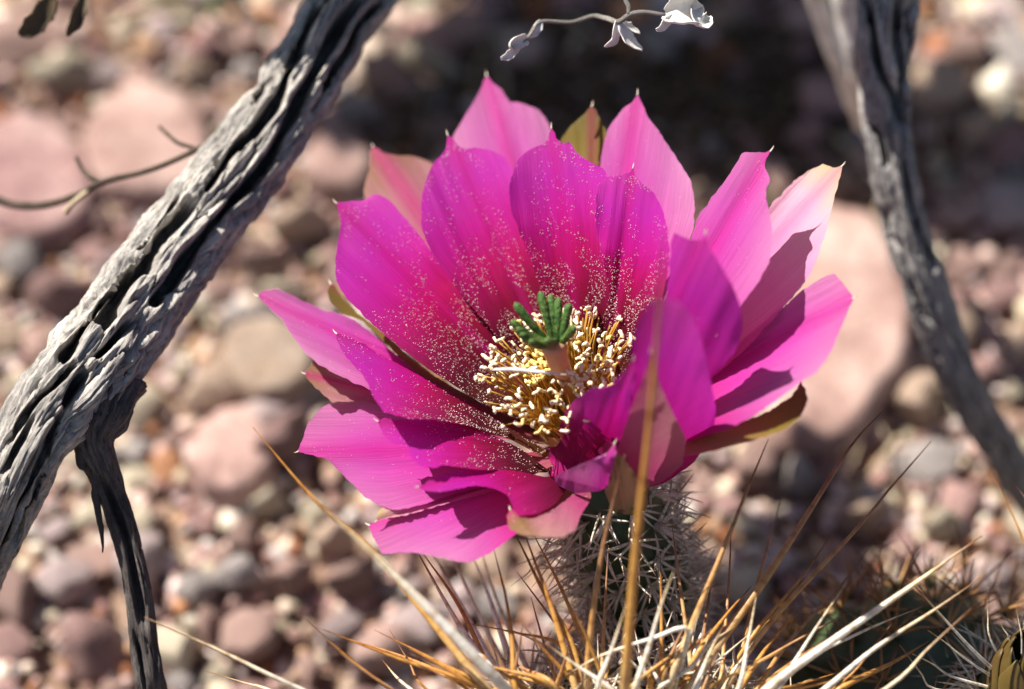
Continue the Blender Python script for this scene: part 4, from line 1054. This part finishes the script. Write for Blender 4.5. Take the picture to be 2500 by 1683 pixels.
tag(rb, 'upright grey weathered branch curving down behind the right petals', 'branch')

# ------------------------------------------------------------------ thin twigs and dry leaves
def twig(name, pts, m, parent=None, n=7, wob=2.0, base_last=True):
    P = smoothline(pts, 40); path = np.array([W(*p[:3]) for p in P])
    path += np.array([np.array(noise.noise_vector(Vector(p) * 260)) for p in path]) * wob * U
    V, F, uv = tube_data(path, P[:, 3] * U, n)
    return mesh_obj(name, V, F, m, parent, path[-1] if base_last else path[0], uv=uv)

tw = empty('thin_twig', W(475, 365, -430))
tag(tw, 'thin dark curved twig growing from the ribbed branch over the mauve slab', 'twig')
twig('stalk', [(-120, 420, -790, 12), (0, 490, -740, 12), (90, 503, -690, 11), (180, 480, -650, 10), (250, 445, -620, 9), (350, 420, -580, 8), (430, 390, -540, 8), (520, 345, -500, 8)], M['twig'], tw)
twig('side_shoot', [(185, 385, -660, 6), (205, 420, -640, 7), (245, 447, -622, 8)], M['twig'], tw)
twig('side_shoot', [(160, 520, -640, 8), (180, 495, -625, 7), (215, 465, -635, 8)], M['straw'], tw)
twig('side_shoot', [(390, 310, -700, 5), (430, 345, -600, 6), (480, 366, -520, 7)], M['twig'], tw)

def leaf(name, pts, width, m, parent, curl=0.8, twist=0.0, seed=0):
    """curled leaf along a centreline, width px, rolled across by curl radians each side"""
    P = smoothline(pts, 22); path = np.array([W(*p[:3]) for p in P])
    T, A, Bn = frames(path, (0.3, -0.5, 0.8)); nu = 11; V = []
    for i in range(22):
        s = i / 21; w = width * U * math.sin(math.pi * (0.06 + 0.9 * s)) ** 0.7; tw_ = twist * s
        a_ = math.cos(tw_) * A[i] + math.sin(tw_) * Bn[i]; b_ = -math.sin(tw_) * A[i] + math.cos(tw_) * Bn[i]
        for j in range(nu):
            q = (j / (nu - 1) - .5) * 2; ang = q * curl; r = w / max(curl, .05)
            nz = noise.noise((s * 5, q * 2, seed)) * 0.30 + noise.noise((s * 14, q * 5, seed)) * 0.16
            V.append(path[i] + a_ * r * math.sin(ang) * (1 + nz) + b_ * r * (1 - math.cos(ang)) * (1 + nz))
    F = [(i * nu + j, i * nu + j + 1, (i + 1) * nu + j + 1, (i + 1) * nu + j) for i in range(21) for j in range(nu - 1)]
    o = mesh_obj(name, V, F, m, parent, path[0])
    sm = o.modifiers.new('thickness', 'SOLIDIFY'); sm.thickness = 2.5 * U; sm.offset = 0
    return o

def t5(x, y): return (800 + .5153 * x, .5153 * y)
dt = empty('dry_twig', W(*t5(1410, -260), -160))
tag(dt, 'dry twig with curled white leaves hanging above the flower', 'twig')
twig('stalk', [(*t5(1600, 72), -140, 5), (*t5(1500, 58), -145, 6), (*t5(1430, 68), -150, 7), (*t5(1375, 105), -170, 7), (*t5(1320, 88), -230, 7), (*t5(1260, 75), -300, 6), (*t5(1150, 105), -320, 5), (*t5(1010, 105), -290, 5), (*t5(960, 165), -250, 5), (*t5(920, 205), -230, 4)], M['wood'], dt, base_last=False)
twig('stalk', [(*t5(1425, 66), -150, 6), (*t5(1424, 30), -150, 6), (*t5(1410, -10), -155, 6), (*t5(1408, -120), -160, 6), (*t5(1410, -260), -160, 6)], M['wood'], dt)
leaf('curled_leaf', [(*t5(1600, 70), -140), (*t5(1660, 72), -115), (*t5(1720, 78), -120), (*t5(1745, 110), -150)], 52, M['dryleaf'], dt, 1.7, 0.4, 1)
leaf('curled_leaf', [(*t5(1735, 30), -130), (*t5(1745, 90), -110), (*t5(1785, 118), -120), (*t5(1808, 80), -140)], 30, M['dryleaf'], dt, 1.3, 0.8, 2)
leaf('curled_leaf', [(*t5(1640, 75), -130), (*t5(1600, 105), -115), (*t5(1575, 135), -110), (*t5(1555, 142), -112)], 14, M['dryleaf'], dt, 1.0, 0.6, 3)
leaf('curled_leaf', [(*t5(1370, 100), -170), (*t5(1362, 150), -170), (*t5(1350, 190), -180), (*t5(1312, 222), -190)], 16, M['dryleaf'], dt, 1.2, 0.9, 4)
leaf('curled_leaf', [(*t5(1385, 110), -175), (*t5(1405, 165), -180), (*t5(1435, 210), -185), (*t5(1490, 240), -190)], 22, M['dryleaf'], dt, 1.1, 0.7, 5)
leaf('curled_leaf', [(*t5(1380, 95), -180), (*t5(1420, 130), -190), (*t5(1480, 160), -200)], 14, M['dryleaf'], dt, 1.1, 0.7, 6)
leaf('curled_leaf', [(*t5(945, 190), -240), (*t5(900, 195), -220), (*t5(865, 215), -215), (*t5(880, 245), -220)], 26, M['dryleaf'], dt, 1.6, 0.7, 7)
leaf('curled_leaf', [(*t5(905, 225), -230), (*t5(870, 250), -225), (*t5(845, 268), -225), (*t5(820, 278), -225)], 14, M['dryleaf'], dt, 1.2, 0.5, 8)
leaf('curled_leaf', [(*t5(1010, 100), -290), (*t5(985, 140), -280), (*t5(950, 175), -270)], 15, M['dryleaf'], dt, 1.0, 0.5, 9)

lt = empty('leafy_twig', W(210, -220, -500))
tag(lt, 'twig end with two small brown leaves over the dusty pink slab', 'twig')
twig('stalk', [(125, 10, -500, 4), (150, -60, -500, 5), (210, -220, -500, 6)], M['twig'], lt)
leaf('leaf', [(*a1(290, -30), -500), (*a1(240, 70), -490), (*a1(170, 150), -490), (*a1(105, 190), -500)], 32, M['brownleaf'], lt, 0.5, 0.3, 11)
leaf('leaf', [(*a1(470, -30), -500), (*a1(430, 70), -480), (*a1(390, 150), -480), (*a1(370, 195), -490)], 22, M['brownleaf'], lt, 0.9, 0.5, 12)
twig('stalk', [(195, 0, -500, 4), (200, -80, -500, 5), (210, -220, -500, 6)], M['twig'], lt)

# ------------------------------------------------------------------ neighbouring cactus bud, lower right
bc = np.array([2490.0, 1640.0, -60.0])
bb = W(2520, 1760, -260).copy(); bb[2] = 0
bud = empty('budding_cactus', bb); tag(bud, 'olive green cactus bud bristling with pale spines', 'cactus')
stem_top = W(2520, 1760, -260)
path = smoothline([(bb[0], bb[1], -0.003), (bb[0], bb[1], stem_top[2] * .6), stem_top, W(2500, 1690, -180), W(2492, 1640, -140)], 30)
V, F, uv = tube_data(path, np.interp(np.linspace(0, 1, 30), [0, .7, .85, 1], [300, 290, 190, 90]) * U, 40, ref=(0, 1, 0.1))
mesh_obj('stem', V, F, M['stem'], bud, bb, uv=uv)
dc2 = W(2230, 1800, -650); R2 = 360 * U * 1.1; V = []; F = []
rows = [(R2 * .9, -dc2[2] - 0.003), (R2, -dc2[2] * .4)] + [(R2 * math.cos(a), R2 * math.sin(a)) for a in np.linspace(0, 1.54, 12)]
for (rr, hh) in rows:
    for i in range(72):
        a = i * 2 * math.pi / 72; q = rr * (1 + 0.07 * math.cos(11 * a)); V.append((dc2[0] + q * math.cos(a), dc2[1] + q * math.sin(a), dc2[2] + hh))
for j in range(len(rows) - 1):
    for i in range(72):
        a = j * 72 + i; b = j * 72 + (i + 1) % 72; F.append((a, b, b + 72, a + 72))
F.append(tuple((len(rows) - 1) * 72 + i for i in range(72)))
mesh_obj('side_stem', V, F, M['stem'], bud, (dc2[0], dc2[1], 0))
k = 0
for j, a in enumerate((0.1, 0.4, 0.7, 1.0, 1.25)):
    for i in range(11):
        az = (i + .5 * (j % 2)) * 2 * math.pi / 11
        if j == 4 and i % 2: continue
        p = (dc2[0] + R2 * math.cos(a) * 1.05 * math.cos(az), dc2[1] + R2 * math.cos(a) * 1.05 * math.sin(az), dc2[2] + R2 * math.sin(a))
        bg_ = Bag(); areole_cluster(bg_, p, (math.cos(a) * math.cos(az), math.cos(a) * math.sin(az), math.sin(a)), 9, 0.004, 0.011, 0.00025, (0.2, 1.3), 8100 + k)
        bg_.build('spine_cluster', [M['spine_brown'], M['stem']], bud, p); k += 1
M['budscale'] = plain_mat('bud_scale', (0.06, 0.030, 0.010), (0.11, 0.075, 0.016), 200, 0.45, 0.4, 0.3, 0.0003)
bt = W(2515, 1535, -20); b0 = W(2515, 1715, -190); axis = (bt - b0); La = np.linalg.norm(axis); axis /= La
x1 = np.cross(axis, (0, 1, 0)); x1 /= np.linalg.norm(x1); x2 = np.cross(axis, x1)
for k in range(16):
    az = k * 2.399; lvl = k / 16; V = []; F = []
    for i in range(12):
        s = i / 11; hgt = (lvl * 0.35 + s * (0.75 - 0.2 * lvl)) * La
        rr = 105 * U * math.sin(math.pi * min(0.98, 0.35 + 0.62 * hgt / La)) ** 0.8 * (1.06 - 0.25 * lvl)
        for j in range(9):
            q = (j / 8 - .5) * 2; w = 0.62 * math.sin(math.pi * (0.25 + 0.74 * s)) ** 0.8
            aa = az + q * w
            V.append(b0 + axis * hgt + (x1 * math.cos(aa) + x2 * math.sin(aa)) * rr * (1 - 0.06 * q * q + 0.03 * s))
    F = [(i * 9 + j, i * 9 + j + 1, (i + 1) * 9 + j + 1, (i + 1) * 9 + j) for i in range(11) for j in range(8)]
    o = mesh_obj('bud_scale', V, F, M['budscale'], bud, b0)
    sm = o.modifiers.new('thickness', 'SOLIDIFY'); sm.thickness = 6 * U
for j in range(5):
    for q in range(10):
        i = int((0.62 + 0.09 * j) * 29); az = (q + .5 * (j % 2)) * 2 * math.pi / 10
        T, A, Bn = frames(path, (0, 1, 0.1)); rr = np.interp(i / 29, [0, .7, .85, 1], [300, 290, 190, 90]) * U
        nv = math.cos(az) * A[i] + math.sin(az) * Bn[i]
        p = path[i] + nv * rr
        bg_ = Bag(); areole_cluster(bg_, p, nv + T[i] * .6, 11, 0.004, 0.009, 0.00022, (0.2, 1.2), 7000 + j * 20 + q)
        bg_.build('spine_cluster', [M['bristle'], M['wool']], bud, p)
BSP = [('white', 11, -60, 60, [c7(1180, 945), c7(1350, 1130), c7(1550, 1350)]), ('white', 8, -60, 0, [c7(1300, 1240), c7(1400, 1310), c7(1510, 1400)]),
       ('white', 9, -80, 0, [c7(1210, 1370), c7(1330, 1430), c7(1440, 1500)]), ('gold', 9, -300, -380, [c7(1640, 320), c7(1720, 480), c7(1837, 740), c7(1900, 1000)]),
       ('brown', 8, -200, -260, [c7(1790, 430), c7(1837, 490), c7(1900, 640)]), ('white', 9, -80, -60, [c7(1630, 1060), c7(1635, 1160), c7(1650, 1290)]),
       ('white', 8, -80, -60, [c7(1790, 1100), c7(1810, 1200), c7(1825, 1290)]), ('white', 8, -80, -60, [c7(1690, 1160), c7(1720, 1230), c7(1755, 1290)]),
       ('white', 8, -60, 20, [c7(1140, 1320), c7(1260, 1480), c7(1340, 1568)])]
for (cl, wd, zb, zt, pts) in BSP:
    pts = np.array(pts, float)[::-1]
    zz = np.linspace(zb, zt, len(pts))
    root = np.array([2495, 1700, -170.0])
    p0 = np.array([pts[0][0], pts[0][1], zb]); rt = p0 + (root - p0) * 0.75
    pw = np.array([W(*rt)] + [W(a[0], a[1], z) for a, z in zip(pts, zz)])
    V, F, uv = needle(smoothline(pw, 18), wd * .5 * U, 7)
    mesh_obj('spine', V, F, M['spine_' + cl], bud, pw[0], uv=uv)

# ------------------------------------------------------------------ litter on the ground
def stick(name, p0, p1, r, m, label, cat, group=None, h=0.003, lift=0.0):
    a = W(p0[0], p0[1], zground(p0[0], p0[1], h + lift)); b = W(p1[0], p1[1], zground(p1[0], p1[1], h))
    mid = (a + b) / 2 + np.array([rnd.uniform(-1, 1), rnd.uniform(-1, 1), 0]) * np.linalg.norm(b - a) * 0.06
    path = smoothline([a, mid, b], 16)
    V, F, uv = tube_data(path, np.linspace(r, r * .6, 16) * U * 1.2, 8)
    V = np.array([v + np.array(noise.noise_vector(Vector(v) * 500)) * r * .25 * U for v in V])
    return tag(mesh_obj(name, V, F, m, base=a, uv=uv), label, cat, group)
for (pp, rr_, lab) in (([(1930, -260, -1000), (1975, -60, -1150), (2020, 70, -1280), (2065, 190, -1450), (2110, 300, -1900)], 27, 'pale grey stick leaning in shade left of the upright branch'),
                       ([(2020, -260, -1000), (2050, -60, -1050), (2075, 60, -1130), (2100, 180, -1250), (2140, 330, -1850)], 32, 'thick pale stick leaning against the upright right branch')):
    P = smoothline([(a, b, max(c_, zground(a, b, 0.002)), rr_) for a, b, c_ in pp], 24); path = np.array([W(*q[:3]) for q in P])
    V, F, uv = tube_data(path, P[:, 3] * U * 1.15, 12)
    V = np.array([v + np.array(noise.noise_vector(Vector(v) * 400)) * 6 * U for v in V])
    tag(mesh_obj('fallen_stick', V, F, M['dryleaf'], base=path[-1], uv=uv), lab, 'stick')
stick('fallen_stick', (410, -30), (560, 85), 13, M['twig'], 'slim brown stick above the large flat pink slab', 'stick')
stick('fallen_stick', (540, -30), (700, 100), 17, M['twig'], 'dark brown stick leading behind the ribbed branch', 'stick')
stick('fallen_stick', (300, 48), (460, 15), 14, M['straw'], 'pale straw coloured stick above the flat pink slab', 'stick')
stick('fallen_stick', (2470, 60), (2490, 520), 20, M['wood_grey'], 'long grey stick lying right of the ochre stone', 'stick')
def straw_label(px, py, k):
    p_ = W(px, py, zground(px, py)); n_ = min(SHORT, key=lambda q: (SHORT[q][0] - p_[0]) ** 2 + (SHORT[q][1] - p_[1]) ** 2)
    w_ = 'pale dry straw' if k % 3 else 'dark thin twig'
    return '%s lying near the %s' % (w_, n_), 'straw' if k % 3 else 'twig', '%s bits near the %s' % (w_, n_)
for k in range(36):
    px, py = rnd.uniform(850, 2480), rnd.uniform(0, 560)
    if k > 24: px, py = rnd.uniform(1900, 2450), rnd.uniform(900, 1500)
    a = rnd.uniform(0, 3.14); L = rnd.uniform(60, 190)
    stick('straw', (px, py), (px + L * math.cos(a), py + L * math.sin(a)), rnd.uniform(4, 9), M['straw'] if k % 3 else M['twig'],
          *straw_label(px, py, k), h=0.004)
bag = Bag()  # dark leaf flakes, added where the shade falls to make it deeper
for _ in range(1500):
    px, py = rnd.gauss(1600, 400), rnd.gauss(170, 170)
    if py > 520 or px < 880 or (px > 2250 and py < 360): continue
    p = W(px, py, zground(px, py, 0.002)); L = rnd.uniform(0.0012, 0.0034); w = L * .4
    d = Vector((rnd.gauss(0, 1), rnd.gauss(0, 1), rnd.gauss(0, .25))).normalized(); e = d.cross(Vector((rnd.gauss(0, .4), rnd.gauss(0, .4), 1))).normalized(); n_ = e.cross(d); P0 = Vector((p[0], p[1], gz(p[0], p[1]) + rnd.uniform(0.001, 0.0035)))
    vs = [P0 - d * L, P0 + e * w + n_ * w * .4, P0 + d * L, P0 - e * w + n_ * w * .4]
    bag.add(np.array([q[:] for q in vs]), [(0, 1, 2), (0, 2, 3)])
ll = bag.build('shade_flakes', [M['brownleaf']], base=(0, 0, 0)); tag(ll, 'dark leaf flakes added between the stones to deepen the shade', 'shade filler', kind='stuff')
for (px, py, lab) in ((525, 20, 'small green leaf above the dark brown stick'), (895, 145, 'small green leaf beside the shaded end of the ribbed branch')):
    z0 = zground(px, py, 0.006)
    o = leaf('green_leaf', [(px - 18, py - 22, z0), (px, py, z0 + 30), (px + 18, py + 20, z0)], 22, M['greenleaf'], None, 0.5, 0.3, px)
    tag(o, lab, 'leaf')

# ------------------------------------------------------------------ shrub that shades the ground behind the flower (stands outside the picture)
sv = np.array(SUN)
def above(px, py, hgt):
    g0 = W(px, py, zground(px, py)); return g0 + sv * (hgt / sv[2])
sb = above(1300, -900, 0.0) + np.array([-0.10, 0.10, 0]); sb[2] = -0.004
shrub = empty('desert_shrub', sb); tag(shrub, 'leafy desert shrub shading the gravel behind the flower', 'shrub')
hub = above(1450, 100, 0.17)
tpth = smoothline([sb, sb * .5 + hub * .5 + np.array([0.0, 0.01, 0.02]), hub], 24)
V, F, uv = tube_data(tpth, np.linspace(0.007, 0.003, 24), 12)
mesh_obj('trunk', V, F, M['wood_grey'], shrub, sb, uv=uv)
# shade targets on the ground (photo pixels): centre, spread, number of leaves
LEAFT = [(1560, 230, 270, 120, 900), (1850, 250, 200, 130, 700), (1130, 350, 190, 50, 330), (2400, 455, 110, 70, 520), (1480, 60, 130, 60, 180), (1790, 40, 200, 90, 520), (2080, 330, 60, 90, 160)]
bag = Bag(); tips = []
for (cx, cy, sx, sy, cnt) in LEAFT:
    for _ in range(cnt):
        px, py = rnd.gauss(cx, sx * .6), rnd.gauss(cy, sy * .6)
        p = above(px, py, rnd.uniform(0.115, 0.20)); L = rnd.uniform(0.005, 0.010); w = L * .42
        d = Vector((rnd.gauss(0, 1), rnd.gauss(0, 1), rnd.gauss(0, .5))).normalized(); nn_ = (Vector(sv) + Vector((rnd.gauss(0, .5), rnd.gauss(0, .5), rnd.gauss(0, .5)))).normalized()
        e = d.cross(nn_).normalized(); d = nn_.cross(e)
        P0 = Vector(p)
        vs = [P0 - d * L, P0 - d * L * .3 + e * w, P0 + d * L * .4 + e * w * .8, P0 + d * L, P0 + d * L * .4 - e * w * .8, P0 - d * L * .3 - e * w]
        bag.add(np.array([q[:] for q in vs]), [(0, 1, 5), (1, 2, 4, 5), (2, 3, 4)])
    for _ in range(9):
        px, py = rnd.gauss(cx, sx * .7), rnd.gauss(cy, sy * .7); q = above(px, py, rnd.uniform(0.14, 0.19))
        st_ = tpth[rnd.randrange(14, 24)]
        pth = smoothline([st_, st_ * .5 + q * .5 + np.array([0, 0, rnd.uniform(-.005, .012)]), q], 14)
        V, F, uv = tube_data(pth, np.linspace(0.0016, 0.0005, 14), 6)
        mesh_obj('limb', V, F, M['wood_grey'], shrub, pth[0], uv=uv)
yb = W(1250, 0, zground(1250, 0))[1]
for _ in range(2600):  # unseen low leaf mass, added behind the view to block sky light
    p = np.array([rnd.uniform(-0.10, 0.13), yb + rnd.uniform(0.028, 0.075), 0.0]); p[2] = rnd.uniform(0.004, 0.026 + (p[1] - yb) * 1.0)
    L = rnd.uniform(0.005, 0.011); w = L * .5
    nn_ = Vector((rnd.gauss(0, .6), rnd.gauss(-.6, .6), rnd.gauss(.4, .6))).normalized(); e = nn_.orthogonal().normalized(); d = nn_.cross(e); P0 = Vector(p)
    vs = [P0 - d * L, P0 - d * L * .3 + e * w, P0 + d * L * .4 + e * w * .8, P0 + d * L, P0 + d * L * .4 - e * w * .8, P0 - d * L * .3 - e * w]
    bag.add(np.array([q[:] for q in vs]), [(0, 1, 5), (1, 2, 4, 5), (2, 3, 4)])
for (b0_, b1_, cnt) in (((800, 100, -620), (990, -170, -800), 420), ((2195, 20, -760), (2215, -150, -790), 60), ((2200, 200, -790), (2190, 60, -760), 40)):
    for _ in range(cnt):
        f0 = rnd.random(); c0 = np.array(b0_) * (1 - f0) + np.array(b1_) * f0
        p = W(c0[0] + rnd.uniform(-90, 110) * (1 if b0_[0] < 1000 else .3), c0[1] + rnd.uniform(-40, 90), c0[2]) + sv * rnd.uniform(0.05, 0.09)
        L = rnd.uniform(0.004, 0.008); w = L * .45
        nn_ = (Vector(sv) + Vector((rnd.gauss(0, .5), rnd.gauss(0, .5), rnd.gauss(0, .5)))).normalized(); e = nn_.orthogonal().normalized(); d = nn_.cross(e); P0 = Vector(p)
        vs = [P0 - d * L, P0 - d * L * .3 + e * w, P0 + d * L * .4 + e * w * .8, P0 + d * L, P0 + d * L * .4 - e * w * .8, P0 - d * L * .3 - e * w]
        bag.add(np.array([q[:] for q in vs]), [(0, 1, 5), (1, 2, 4, 5), (2, 3, 4)])
cr = bag.build('crown_and_sky_block', [M['greenleaf']], shrub, hub, smooth=False); cr['kind'] = 'stuff'

for o in bpy.data.objects:
    if '_w' in o: del o['_w']
